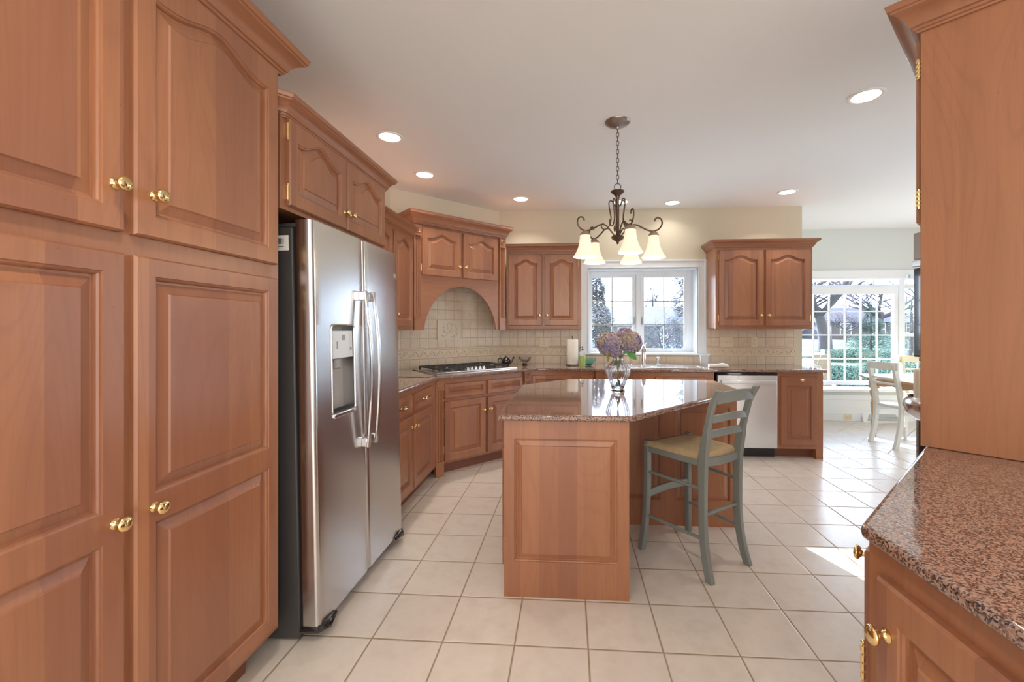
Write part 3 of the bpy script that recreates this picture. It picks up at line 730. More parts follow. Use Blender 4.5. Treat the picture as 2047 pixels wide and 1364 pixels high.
for q_ in ((HX0+0.10, HX0+0.125, 1.275, 1.30), (HX1-0.03, HX1-0.015, 1.225, 1.24), (HX0+0.05, HX0+0.06, 1.235, 1.27)): part('icon', fp(MB().box(q_[0], q_[1], 0.0025, 0.004, q_[2], q_[3])), 'gray_plastic', disp)
part('spout', fp(MB().box(HX0+0.05, HX0+0.10, 0.012, 0.05, 1.14, 1.19)), 'gray_plastic', disp, bevel=0.006)
part('paddle', fp(MB().add([(HX0+0.004, 0.03, 1.13), (HX0+0.03, 0.03, 1.14), (HX0+0.075, 0.05, 0.99), (HX0+0.004, 0.05, 0.98), (HX0+0.004, 0.035, 1.13), (HX0+0.03, 0.035, 1.14), (HX0+0.075, 0.055, 0.99), (HX0+0.004, 0.055, 0.98)], [(0, 1, 2, 3), (7, 6, 5, 4), (0, 1, 5, 4), (1, 2, 6, 5), (2, 3, 7, 6), (3, 0, 4, 7)])), 'display_panel', disp, bevel=0.002)
part('drip_tray', fp(MB().box(HX0, HX1, -0.010, 0.06, HZ0-0.018, HZ0+0.006)), 'steel_plain', disp, bevel=0.007, seg=3)
tg = MB()
for k in range(7): tg.box(HX0+0.015, HX1-0.015, 0.004+k*0.008, 0.008+k*0.008, HZ0+0.006, HZ0+0.010)
part('tray_grille', fp(tg), 'iron', disp, smooth=0)
# bowed handles
for dd, xh in ((d1, FW/2-0.045), (d2, FW/2+0.045)):
    path = []; uv = []
    for k in range(17):
        t_ = k/16; z = 0.715+(1.525-0.715)*t_; bow = 0.030+0.028*math.sin(PI*t_)
        path.append((xh, -bow, z)); uv.append(((0.0125, 0, 0), (0, 0.007, 0)))
    hd = part('handle', fp(MB().loft(path, uv)), 'steel_plain', dd, bevel=0.004)
    for zq in (0.718, 1.475): part('handle_mount', fp(MB().box(xh-0.011, xh+0.011, -0.030, 0.002, zq, zq+0.047)), 'steel_plain', hd, bevel=0.004)
# round badge
bd = MB().lathe([(0.0005, 0), (0.017, 0), (0.017, 0.002), (0.015, 0.003), (0.0145, 0.002), (0.0005, 0.002)], 28, TL @ T(FW-0.05, 0, 1.655) @ R(PI/2, 'X'))
bo = part('round_badge', bd, 'gray_plastic', d2)
lt = MB()
def arc2(cx, cz, r, a0, a1, n=10): return [(cx+r*math.cos(a0+(a1-a0)*k/n), -0.0032, cz+r*math.sin(a0+(a1-a0)*k/n)) for k in range(n+1)]
lt.tube(arc2(-0.0045, 0.0, 0.0045, 0.6, 5.5)+[(-0.001, -0.0032, 0.0), (-0.004, -0.0032, 0.0)], 0.0008, 5)
lt.tube(arc2(0.005, 0.002, 0.0025, 0.8, 4.4), 0.0008, 5); lt.tube(arc2(0.005, -0.0028, 0.0028, 1.8, 5.4), 0.0008, 5)
lt.tube(arc2(0, 0, 0.0125, 0, 2*PI, 24), 0.0006, 5)
lt.v = [tuple(TL @ T(FW-0.05, 0, 1.655) @ Vector(p)) for p in lt.v]; part('badge_script', lt, 'chrome', bo)
part('hinge_foot', fp(MB().tube([(0.0, 0.08, 0.055), (0.01, 0.01, 0.055), (0.05, -0.012, 0.052), (0.12, -0.006, 0.055)], [0.014, 0.018, 0.018, 0.008], 8)), 'gloss_black', fr)
part('hinge_foot', fp(MB().tube([(FW, 0.08, 0.055), (FW-0.01, 0.01, 0.055), (FW-0.05, -0.012, 0.052), (FW-0.12, -0.006, 0.055)], [0.014, 0.018, 0.018, 0.008], 8)), 'gloss_black', fr)
part('leveling_foot', MB().lathe([(0.0005, 0), (0.02, 0), (0.018, 0.03), (0.0005, 0.045)], 12, T(0.06, 0.12, 0)), 'black', fr)
part('leveling_foot', MB().lathe([(0.0005, 0), (0.02, 0), (0.018, 0.03), (0.0005, 0.045)], 12, T(FW-0.06, 0.12, 0)), 'black', fr)
# bar-code sticker on the near side
sk = part('sticker', fp(MB().box(0.001, 0.0042, 0.105, 0.17, 1.665, 1.73)), 'sticker', fr, smooth=0)
bc = MB(); random.seed(2); yy = 0.125
while yy < 0.160:
    w_ = random.choice((0.001, 0.002, 0.003)); bc.box(0.0004, 0.0009, yy, yy+w_, 1.693, 1.717); yy += w_+random.choice((0.0015, 0.0025))
bc.box(0.0004, 0.0009, 0.125, 0.16, 1.681, 1.684)
part('barcode', fp(bc), 'ink', sk, smooth=0)

# ------------------------------------------------------------------ left base cabinet + diagonal base
CT, CB = 0.908, 0.878
lb = thing('base_cabinet', 'cherry base cabinet with two drawers and two doors beside the fridge', 'cabinet', (-1.18, 2.70, 0), PI/2, None)
part('body', MB().prism([(-1.18, 2.70), (-1.18, 3.715), (-1.36, 3.86), (-1.785, 3.86), (-1.785, 2.70)], 0.10, CB), 'cherry_plain', lb, world=True)
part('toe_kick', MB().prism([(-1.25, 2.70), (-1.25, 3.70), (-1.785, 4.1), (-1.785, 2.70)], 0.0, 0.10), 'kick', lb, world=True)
def ly(y): return y-2.70
for (y0, y1) in ((2.74, 3.115), (3.143, 3.600)):
    w_ = y1-y0
    d = door(lb, ly(y0), 0.705, w_, 0.132, name='drawer_front', stile=0.03)
    pull(d, w_/2, 0.066)
door(lb, ly(2.74), 0.125, 0.375, 0.55, knob_at=(0.375-0.025, 0.47))
door(lb, ly(3.143), 0.125, 0.457, 0.55, knob_at=(0.025, 0.47), hinge_side='R')
# diagonal cooktop base
K0 = 4.93
dx0 = -1.195; dg = thing('cooktop_base_cabinet', 'angled cherry base cabinet with fluted pilasters under the gas cooktop', 'cabinet', (dx0, dx0+K0, 0), PI/4)
LB = (0.775)*2**0.5
part('body', MB().prism([(-1.193, 3.739), (-0.42, 4.512), (-0.855, 5.125), (-1.785, 4.195), (-1.785, 3.87), (-1.365, 3.87)], 0.10, CB), 'cherry_plain', dg, world=True)
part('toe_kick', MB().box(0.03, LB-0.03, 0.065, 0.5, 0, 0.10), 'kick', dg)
def dl(x): return (x-dx0)*2**0.5
fluted(dg, 0.0, 0.0, CB, 0.078); fluted(dg, LB-0.082, 0.0, CB, 0.078)
A0, A1, A2, A3 = dl(-1.132), dl(-0.819), dl(-0.803), dl(-0.499)
door(dg, A0, 0.69, A1-A0, 0.135, name='drawer_front', stile=0.03); door(dg, A2, 0.69, A3-A2, 0.135, name='drawer_front', stile=0.03)
door(dg, A0, 0.12, A1-A0, 0.545, knob_at=(A1-A0-0.028, 0.425), hinge_side='L', hinges=(0.2, 0.8)); door(dg, A2, 0.12, A3-A2, 0.545, knob_at=(0.028, 0.425), hinge_side='R', hinges=(0.2, 0.8))
# window-wall base cabinets
wb = thing('base_cabinet', 'cherry base cabinet between the cooktop corner and the sink', 'cabinet', (-0.41, 4.51, 0), 0)
part('body', MB().prism([(-0.41, 4.51), (0.268, 4.51), (0.268, 5.125), (-0.84, 5.125)], 0.10, CB), 'cherry_plain', wb, world=True)
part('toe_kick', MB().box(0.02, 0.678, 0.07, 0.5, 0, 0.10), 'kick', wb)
door(wb, 0.02, 0.69, 0.64, 0.140, name='drawer_front', stile=0.03); door(wb, 0.02, 0.12, 0.315, 0.55, knob_at=(0.29, 0.47)); door(wb, 0.345, 0.12, 0.315, 0.55, knob_at=(0.025, 0.47))
sb = thing('sink_base_cabinet', 'cherry sink base cabinet that stands forward under the window', 'cabinet', (0.272, 4.46, 0), 0)
part('body', MB().box(0, 1.20, 0, 0.66, 0.10, CB-0.0005), 'cherry_plain', sb)
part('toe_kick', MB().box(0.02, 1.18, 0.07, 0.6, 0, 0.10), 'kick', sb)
for k in range(2):
    door(sb, 0.09+k*0.52, 0.69, 0.50, 0.14, name='drawer_front', stile=0.03); door(sb, 0.09+k*0.52, 0.12, 0.50, 0.55, knob_at=((0.475, 0.025)[k], 0.47))
# dishwasher
dwt = thing('dishwasher', 'white and steel dishwasher between the sink and the end cabinet', 'dishwasher', (1.512, 4.505, 0), 0)
part('tub', MB().box(0.0, 0.60, 0.02, 0.60, 0.11, CB-0.003), 'black', dwt)
part('door_panel', MB().box(0.004, 0.596, -0.018, 0.02, 0.105, 0.845), 'dw_white', dwt, bevel=0.004)
part('handle', MB().box(0.035, 0.596-0.02, -0.034, -0.018, 0.778, 0.798).box(0.035, 0.576, -0.045, -0.030, 0.765, 0.798), 'dw_white', dwt, bevel=0.005)
part('control_lip', MB().box(0.0, 0.60, -0.010, 0.02, 0.850, 0.872), 'gloss_black', dwt, bevel=0.003)
part('badge', MB().box(0.20, 0.212, -0.0195, -0.018, 0.822, 0.834), 'gray_plastic', dwt)
part('kick_plate', MB().box(0.0, 0.60, 0.055, 0.10, 0.0, 0.105), 'black', dwt)
# end cabinet
ec = thing('base_cabinet', 'narrow cherry end cabinet with one door right of the dishwasher', 'cabinet', (2.116, 4.51, 0), 0)
part('body', MB().box(0, 0.449, 0, 0.615, 0.10, CB).box(0.38, 0.449, 0.0, 0.615, 0.0, 0.10), 'cherry_plain', ec)
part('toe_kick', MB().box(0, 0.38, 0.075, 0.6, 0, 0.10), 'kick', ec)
door(ec, 0.026, 0.135, 0.362, 0.70, knob_at=(0.200, 0.668), stile=0.055, tm=0.085)

# countertops
ct = MB().prism([(-1.145, 2.66), (-1.145, 3.63), (-1.125, 3.705), (-0.385, 4.445), (-0.33, 4.478), (0.235, 4.478), (0.275, 4.425), (1.455, 4.425), (1.51, 4.478), (2.595, 4.478), (2.595, 5.13), (-0.843, 5.13), (-1.79, 4.183), (-1.79, 2.66)], CB, CT)
counter = part('countertop', ct, 'granite', None, bevel=0.010, seg=3, smooth=30)
tag(counter, 'long polished brown granite countertop along the fridge side, cooktop corner and window', 'countertop')

# island
ib = thing('kitchen_island', 'cherry kitchen island base with raised panels under the granite top', 'kitchen island', (0, 0, 0), 0)
ip = [(-0.322, 2.12), (0.291, 2.12), (0.291, 2.945), (1.115, 2.945), (1.115, 3.50), (0.03, 3.50), (-0.322, 3.13)]
part('body', MB().prism(ip, 0.0, CB), 'cherry_plain', ib, bevel=0.002)
def ipanel(name, x, y, z, w, h, rz=0, **k):
    o = part(name, door_mb(w, h, [(0.005, h-0.005, 0.035, 0.035, 0)], t=0.012, stile=0.03, raise_w=0.032), 'cherry', ib, loc=(x, y, z), rot=(0, 0, rz), smooth=35); return o
# recessed end panel (frame round it)
def framed(name, x0, x1, z0, z1, y, px0, px1, pz0, pz1, parent):
    mb = MB(); L = [outer_pts(x0, x1, z0, z1, y), loop_pts(px0, px1, pz0, pz1, 0, 0, y), loop_pts(px0, px1, pz0, pz1, 0.0015, 0, y+0.005), loop_pts(px0, px1, pz0, pz1, 0.006, 0, y+0.006), loop_pts(px0, px1, pz0, pz1, 0.009, 0, y+0.013), loop_pts(px0, px1, pz0, pz1, 0.014, 0, y+0.013), loop_pts(px0, px1, pz0, pz1, 0.036, 0, y+0.006), loop_pts(px0, px1, pz0, pz1, 0.038, 0, y+0.0015)]
    ring(mb, [outer_pts(x0, x1, z0, z1, y+0.014)]+L); return part(name, mb, 'cherry', parent, smooth=13)
framed('end_panel', -0.3225, 0.2915, 0.0, CB, 2.106, -0.272, 0.238, 0.176, 0.785, ib)
framed('back_panel', 0.292, 0.655, 0.0, CB, 2.931, 0.31, 0.615, 0.17, 0.80, ib)
framed('back_panel', 0.655, 1.1155, 0.0, CB, 2.931, 0.712, 1.072, 0.17, 0.80, ib)
ld = part('door', door_mb(0.44, 0.60, [(0.005, 0.595, 0.055, 0.055, 0)]), 'cherry', ib, loc=(-0.322, 2.61, 0.12), rot=(0, 0, -PI/2), smooth=35)
hinge(ld, 0.44, 0.10); hinge(ld, 0.44, 0.50); knob(ld, 0.03, 0.5)
l2 = part('door', door_mb(0.44, 0.60, [(0.005, 0.595, 0.055, 0.055, 0)]), 'cherry', ib, loc=(-0.322, 3.07, 0.12), rot=(0, 0, -PI/2), smooth=35); knob(l2, 0.41, 0.5)
dw_ = part('drawer_front', door_mb(0.44, 0.12, [(0.005, 0.115, 0.03, 0.03, 0)], stile=0.03), 'cherry', ib, loc=(-0.322, 2.61, 0.74), rot=(0, 0, -PI/2), smooth=35); knob(dw_, 0.22, 0.06)
it = part('island_countertop', MB().prism([(-0.352, 2.072), (0.298, 2.072), (1.168, 2.99), (1.168, 3.57), (0.0, 3.57), (-0.352, 3.17)], CB, CT), 'granite', None, bevel=0.010, seg=3, smooth=30)
tag(it, 'polished brown granite island top with clipped corners', 'countertop')

# ------------------------------------------------------------------ wall cabinets
ul = thing('wall_cabinet', 'cherry wall cabinet with arched doors between the fridge and the hood', 'cabinet', (-1.47, 2.70, 0), PI/2)
WL = 3.95-2.70
part('body', MB().box(0, WL-0.01, 0, 0.32, 1.318, 2.235), 'cherry_plain', ul)
for k, (a, b) in enumerate(((2.73, 3.06), (3.075, 3.440), (3.47, 3.90))):
    door(ul, a-2.70, 1.345, b-a, 0.81, amp=0.043, knob_at=((0.03, 0.04)[k % 2], 0.10), tm=0.03)
part('crown_molding', MB().sweep([(-0.02, 0), (WL-0.02, 0)], [(o, 2.185+h) for o, h in CROWN]), 'cherry_rail', ul, smooth=25)
part('light_rail', MB().box(0, WL-0.01, -0.006, 0.012, 1.308, 1.322), 'cherry_rail', ul, bevel=0.003)

# range hood cabinet
KH = 5.45; hx0 = -1.478
hd = thing('range_hood_cabinet', 'arched cherry range hood cabinet with fluted pilasters over the cooktop', 'cabinet', (hx0, hx0+KH, 0), PI/4)
LH = (0.758)*2**0.5
HP = 0.082
# arched valance face + carcass
mb = MB(); n = 40; ax0, ax1 = HP+0.01, LH-HP-0.015; zs0, zpk = 1.312, 1.752
top = 2.42
def archz(x):
    u = (x-ax0-0.02)/(ax1-ax0-0.04)
    if u <= 0 or u >= 1: return zs0
    return zs0+(zpk-zs0)*(1-abs(2*u-1)**2.15)**0.62
xs = [HP-0.001, ax0, ax0+0.02]+[ax0+0.02+(ax1-ax0-0.04)*(0.5-0.5*math.cos(PI*k/n)) for k in range(1, n)]+[ax1-0.02, ax1, LH-HP+0.001]
vs = []; fs = []
for x in xs:
    zb = archz(x); vs += [(x, 0, zb), (x, 0, top), (x, 0.022, zb), (x, 0.022, top)]
for i in range(len(xs)-1):
    a = 4*i; b = a+4; fs += [(a, b, b+1, a+1), (a+2, a+3, b+3, b+2), (a, a+2, b+2, b), (a+1, b+1, b+3, a+3)]
fs += [(0, 1, 3, 2), (4*(len(xs)-1), 4*(len(xs)-1)+2, 4*(len(xs)-1)+3, 4*(len(xs)-1)+1)]
mb.add(vs, fs); part('arched_valance', mb, 'cherry_rail', hd, smooth=35)
part('body', MB().box(0, HP, 0, 0.022, 1.312, top).box(LH-HP, LH, 0, 0.022, 1.312, top).box(0, LH, 0.022, 0.36, 1.80, top), 'cherry_plain', hd)
fluted(hd, 0.0, 1.308, 2.318, 0.075, y=-0.016); fluted(hd, LH-0.076, 1.308, 2.318, 0.075, y=-0.016)
def hl(x): return (x-hx0)*2**0.5
B0, B1, B2, B3 = hl(-1.421), hl(-1.118), hl(-1.097), hl(-0.790)
door(hd, B0, 1.842, B1-B0, 0.462, amp=0.045, knob_at=(B1-B0-0.025, 0.11), tm=0.045, hinge_side='L', hinges=(0.15, 0.85)); door(hd, B2, 1.842, B3-B2, 0.462, amp=0.045, knob_at=(0.025, 0.11), tm=0.045, hinge_side='R', hinges=(0.15, 0.85))
part('crown_molding', MB().sweep([(0, 0.30), (0, -0.016), (LH, -0.016), (LH, 0.30)], [(o*1.1, 2.325+h*1.38) for o, h in CROWN]), 'cherry_rail', hd, smooth=25)
part('liner', MB().box(HP+0.01, LH-HP-0.01, 0.03, 0.35, 1.775, 1.80), 'steel_plain', hd)

def wallcab(label, x0, x1, n=2):
    u = thing('wall_cabinet', label, 'cabinet', (x0, 4.81, 0), 0)
    w = x1-x0; part('body', MB().box(0, w, 0, 0.328, 1.325, 2.24), 'cherry_plain', u)
    part('light_rail', MB().box(-0.003, w+0.003, -0.006, 0.02, 1.316, 1.332), 'cherry_rail', u, bevel=0.003)
    return u, w
u1, w1 = wallcab('cherry wall cabinet with two arched doors left of the sink window', -0.71, 0.132)
q = (w1-0.06-0.03)/2
door(u1, 0.03, 1.358, q, 0.80, amp=0.043, knob_at=(q-0.028, 0.11), tm=0.05, hinge_side='L', hinges=(0.13, 0.87)); door(u1, 0.03+q+0.03, 1.358, q, 0.80, amp=0.043, knob_at=(0.028, 0.11), tm=0.05, hinge_side='R', hinges=(0.13, 0.87))
part('crown_molding', MB().sweep([(0.0, 0), (w1, 0), (w1, 0.32)], [(o*0.95, 2.185+h) for o, h in CROWN]), 'cherry_rail', u1, smooth=25)
u2, w2_ = wallcab('cherry wall cabinet with two arched doors right of the sink window', 1.602, 2.625)
q = (w2_-0.06-0.024)/2
door(u2, 0.03, 1.352, q, 0.83, amp=0.044, knob_at=(q-0.03, 0.115), tm=0.055, hinge_side='L', hinges=(0.10, 0.9)); door(u2, 0.03+q+0.024, 1.352, q, 0.83, amp=0.044, knob_at=(0.03, 0.115), tm=0.055, hinge_side='R', hinges=(0.10, 0.9))
part('crown_molding', MB().sweep([(0.0, 0.325), (0.0, 0), (w2_, 0), (w2_, 0.325)], [(o, 2.205+h) for o, h in CROWN]), 'cherry_rail', u2, smooth=25)

# ------------------------------------------------------------------ right-hand peninsula: cabinet, top, tall hutch
pc = thing('peninsula_cabinet', 'cherry base cabinet with a brass knob under the near right counter', 'cabinet', (0.66, 0.988, 0), -PI/2)
part('body', MB().prism([(0.66, 0.988), (0.66, -0.9), (1.7, -0.9), (1.7, 1.6), (1.30, 1.628)], 0.10, CB), 'cherry_plain', pc, world=True)
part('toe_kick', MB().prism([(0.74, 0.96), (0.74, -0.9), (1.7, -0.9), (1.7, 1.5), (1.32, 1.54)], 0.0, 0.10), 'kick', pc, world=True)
door(pc, 0.045, 0.13, 0.62, 0.685, knob_at=(0.036, 0.583), hinge_side=None, stile=0.062, ks=1.15); door(pc, 0.69, 0.13, 0.62, 0.685, knob_at=(0.58, 0.583), stile=0.062, ks=1.15)
# angled face doors of the peninsula (seen edge on)
pa = part('door', door_mb(0.56, 0.69, [(0.005, 0.685, 0.055, 0.055, 0)]), 'cherry', pc, smooth=35)
Mi = root_matrix(pc).inverted()
ang = 5*PI/4
M_ = Mi @ (T(0.66+0.43, 0.988+0.43, 0.13) @ R(ang, 'Z')); pa.matrix_local = M_; knob(pa, 0.50, 0.655); 
pb = MB(); 
hb_ = MB().tube([(0.652, 0.996, 0.53), (0.652, 0.996, 0.632)], 0.0022, 8)
for q_ in range(5): hb_.tube([(0.652, 0.996, 0.536+q_*0.0195), (0.652, 0.996, 0.549+q_*0.0195)], 0.0052, 10)
hb_.ball((0.652, 0.996, 0.636), 0.005, 6)
part('hinge', hb_, 'brass', pc, world=True)
pn = part('peninsula_countertop', MB().prism([(0.632, 0.975), (0.632, -0.9), (1.75, -0.9), (2.1, 1.0), (2.1, 2.45), (1.262, 1.612)], CB, CT), 'granite', None, bevel=0.011, seg=4, smooth=30)
tag(pn, 'polished speckled granite counter in the near right corner', 'countertop')
n45 = 2**-0.5
hu = thing('hutch_cabinet', 'tall cherry cabinet side with crown moulding standing on the near right counter', 'cabinet', (1.262, 1.628, 0), PI/4)
# local x runs (1,1)/sqrt2 away, local y = (-1,1)/sqrt2 towards its door side ; body lies at y<0
HW = 0.85
part('body', MB().box(0.0, HW, -0.56, 0.0, CT+0.001, 2.46), 'cherry_plain', hu, bevel=0.002)
part('door', MB().box(0.012, 0.42, 0.0, 0.013, 1.715, 2.375), 'cherry', hu, bevel=0.003)
part('door', MB().box(0.43, 0.83, 0.0, 0.013, 1.715, 2.375), 'cherry', hu, bevel=0.003)
for zz in (2.27, 1.80):
    hg_ = MB().tube([(0.006, 0.006, zz-0.036), (0.006, 0.006, zz+0.036)], 0.0045, 8)
    for q_ in (-0.024, -0.008, 0.008, 0.024): hg_.box(0.0, 0.011, 0.0, 0.0125, zz+q_-0.004, zz+q_+0.004)
    part('hinge', hg_, 'brass', hu)
part('crown_molding', MB().sweep([(0.0, -0.56), (0.0, 0.0), (HW, 0.0)][::-1], [(o*1.4, 2.395+h*1.15) for o, h in CROWN]), 'cherry_rail', hu, smooth=25)

# wall oven tower beyond
ov = thing('wall_oven', 'black double wall oven seen edge on behind the tall right cabinet', 'oven', (2.45, 3.22, 0), -PI/2)
part('cabinet', MB().box(0.004, 0.72, 0.075, 0.65, 0, 2.2), 'cherry_plain', ov)
part('upper_door', MB().box(0.0, 0.70, 0.0, 0.074, 1.815, 2.005), 'gray_plastic', ov, bevel=0.004)
part('oven_door', MB().box(0.0, 0.70, 0.0, 0.074, 1.125, 1.755), 'gloss_black', ov, bevel=0.006)
part('handle', MB().box(0.0, 0.70, -0.012, 0.072, 1.762, 1.808), 'steel_plain', ov, bevel=0.006)
part('latch', MB().box(0.02, 0.6, 0.02, 0.07, 1.095, 1.122), 'black', ov, bevel=0.004)
# steel bar stool
bs = thing('bar_stool', 'bar stool with rounded steel shell seat and dark post behind the tall right cabinet', 'stool', (2.172, 2.64, 0), 0)
part('seat_shell', MB().lathe([(0.0005, 0.755), (0.06, 0.76), (0.12, 0.785), (0.165, 0.825), (0.182, 0.87), (0.178, 0.905), (0.160, 0.925), (0.150, 0.915), (0.10, 0.89), (0.0005, 0.885)], 40), 'steel_plain', bs)
part('backrest', MB().box(-0.118, 0.12, 0.03, 0.07, 0.885, 1.09), 'relief_stone', bs, bevel=0.015)
part('post', MB().lathe([(0.0005, 0.0), (0.20, 0.0), (0.20, 0.012), (0.125, 0.03), (0.118, 0.04), (0.118, 0.80), (0.0005, 0.78)], 32), 'gloss_black', bs)

# ------------------------------------------------------------------ cooktop
ck = thing('gas_cooktop', 'stainless five-burner gas cooktop with black grates in the angled counter', 'cooktop', (-1.165, 3.785, CT), PI/4)
Lc = 0.92; Dc = 0.53; yo = 0.045
part('tray', MB().box(0, Lc, yo, yo+Dc, 0.0005, 0.010), 'steel_plain', ck, bevel=0.004)
part('front_rail', MB().box(0, Lc, yo-0.004, yo+0.016, 0.0, 0.014), 'steel_plain', ck, bevel=0.003)
def grate(x0, x1, y0, y1):
    g = MB(); z = 0.034; t_ = 0.006
    for (a, b, c, d) in ((x0, x1, y0, y0+0.012), (x0, x1, y1-0.012, y1), (x0, x0+0.012, y0, y1), (x1-0.012, x1, y0, y1)): g.box(a, b, c, d, z-t_, z+t_)
    cx, cy = (x0+x1)/2, (y0+y1)/2
    g.box(x0, x1, cy-0.005, cy+0.005, z-t_, z+t_)
    for yy in ((y0+cy)/2, (y1+cy)/2):
        g.box(x0+0.005, cx-0.03, yy-0.005, yy+0.005, z-t_, z+t_+0.004); g.box(cx+0.03, x1-0.005, yy-0.005, yy+0.005, z-t_, z+t_+0.004)
        g.box(cx-0.005, cx+0.005, yy-0.07, yy-0.03, z-t_, z+t_+0.004); g.box(cx-0.005, cx+0.005, yy+0.03, yy+0.07, z-t_, z+t_+0.004)
    for (a, b) in ((x0+0.006, y0+0.006), (x1-0.006, y0+0.006), (x0+0.006, y1-0.006), (x1-0.006, y1-0.006)): g.box(a-0.006, a+0.006, b-0.006, b+0.006, 0.010, z)
    return g
for (a, b, c, d) in ((0.06, 0.33, yo+0.07, yo+0.50), (0.34, 0.58, yo+0.19, yo+0.50), (0.59, 0.86, yo+0.07, yo+0.50)):
    part('grate', grate(a, b, c, d), 'iron', ck, bevel=0.002, seg=1)
for (x, y, r) in ((0.195, yo+0.18, 0.035), (0.195, yo+0.39, 0.04), (0.46, yo+0.345, 0.05), (0.725, yo+0.18, 0.035), (0.725, yo+0.39, 0.04)):
    part('burner', MB().lathe([(0.0005, 0.010), (r*1.25, 0.010), (r*1.2, 0.016), (r, 0.018), (r, 0.025), (r*0.6, 0.028), (0.0005, 0.028)], 24, T(x, y, 0)), 'iron', ck)
for k in range(5):
    kn = MB().lathe([(0.0005, 0.010), (0.021, 0.010), (0.021, 0.014), (0.017, 0.016), (0.0155, 0.036), (0.0135, 0.039), (0.0005, 0.039)], 20, T(0.365+k*0.047, yo+0.075+0.0*k, 0))
    part('control_knob', kn, 'chrome', ck)
# black cutting edge/tray line (glass board) left of the cooktop
tb = part('glass_cutting_board', MB().prism([(-1.34, 3.57), (-1.19, 3.60), (-1.19, 3.72), (-1.55, 4.08), (-1.70, 4.05), (-1.70, 3.65)], CT+0.0005, CT+0.005), 'granite', None, bevel=0.001)
tag(tb, 'thin dark board lying on the counter left of the cooktop', 'board')

# teapot
tp = thing('teapot', 'glossy black teapot on the counter behind the right end of the cooktop', 'teapot', (-0.715, 4.80, CT), 0)
part('pot', MB().lathe([(0.0005, 0), (0.032, 0), (0.036, 0.004), (0.050, 0.022), (0.055, 0.042), (0.050, 0.062), (0.036, 0.078), (0.028, 0.082), (0.0005, 0.082)], 32), 'gloss_black', tp)
part('lid', MB().lathe([(0.0005, 0.082), (0.030, 0.082), (0.029, 0.086), (0.018, 0.092), (0.006, 0.094), (0.005, 0.098), (0.009, 0.102), (0.007, 0.108), (0.0005, 0.109)], 24), 'gloss_black', tp)
part('spout', MB().tube([(0.045, 0, 0.03), (0.065, 0, 0.042), (0.076, 0, 0.06), (0.084, 0, 0.085), (0.094, 0, 0.094)], [0.014, 0.011, 0.008, 0.007, 0.008], 12), 'gloss_black', tp)
part('handle', MB().tube([(-0.046, 0, 0.068), (-0.066, 0, 0.080), (-0.084, 0, 0.068), (-0.088, 0, 0.045), (-0.075, 0, 0.024), (-0.048, 0, 0.020)], 0.0055, 10), 'gloss_black', tp)
# glass compote
gc = part('glass_compote', MB().lathe([(0.0005, 0), (0.036, 0), (0.036, 0.004), (0.022, 0.012), (0.018, 0.026), (0.030, 0.036), (0.052, 0.055), (0.062, 0.080), (0.068, 0.098), (0.063, 0.097), (0.056, 0.080), (0.046, 0.060), (0.024, 0.044), (0.0005, 0.042)], 48, None, lambda a, z: 0.06*math.cos(10*a) if z > 0.03 else 0), 'crystal', None, loc=(-0.50, 4.80, CT))
tag(gc, 'small clear pressed glass footed bowl beside the black teapot', 'bowl')
# paper towel
pw = thing('paper_towel_holder', 'upright roll of white paper towels on a holder left of the sink window', 'paper towels', (0.035, 4.83, CT), 0)
part('base', MB().lathe([(0.0005, 0), (0.075, 0), (0.075, 0.006), (0.06, 0.01), (0.0005, 0.01)], 32), 'bronze', pw)
part('rod', MB().tube([(0, 0, 0.01), (0, 0, 0.31), (0.006, 0, 0.322), (0, 0, 0.334), (-0.006, 0, 0.322), (0, 0, 0.31)], 0.004, 8), 'bronze', pw)
part('paper_roll', MB().lathe([(0.012, 0.012), (0.062, 0.012), (0.064, 0.016), (0.064, 0.288), (0.062, 0.292), (0.012, 0.292)], 40), 'paper', pw)
# soap bottle
so = thing('soap_bottle', 'green and white dish soap pump bottle beside the paper towels', 'bottle', (0.145, 4.68, CT), 0)
part('bottle', MB().prism(arcrect(-0.031, 0.031, -0.018, 0.018, 0.014), 0, 0.115), 'soap_green', so, bevel=0.004)
part('upper_bottle', MB().prism(arcrect(-0.030, 0.030, -0.017, 0.017, 0.014), 0.1152, 0.165).lathe([(0.014, 0.165), (0.012, 0.178), (0.0005, 0.178)], 16), 'clear_plastic', so, bevel=0.004)
part('label_band', MB().prism(arcrect(-0.0316, 0.0316, -0.0186, 0.0186, 0.014), 0.030, 0.045), 'clear_plastic', so)
part('pump', MB().lathe([(0.0005, 0.178), (0.011, 0.178), (0.011, 0.19), (0.004, 0.192), (0.004, 0.21), (0.008, 0.212), (0.007, 0.222), (0.0005, 0.223)], 14).tube([(0, 0, 0.215), (-0.028, -0.005, 0.212)], 0.004, 8), 'black', so)
gb = part('green_glass_bowl', MB().lathe([(0.0005, 0), (0.03, 0), (0.034, 0.005), (0.065, 0.03), (0.082, 0.065), (0.080, 0.078), (0.076, 0.078), (0.076, 0.065), (0.058, 0.034), (0.03, 0.012), (0.0005, 0.01)], 40, None, lambda a, z: 0.03*math.cos(14*a)), 'green_glass', None, loc=(0.215, 4.83, CT))
tag(gb, 'pale green ribbed glass bowl behind the soap bottle', 'bowl')
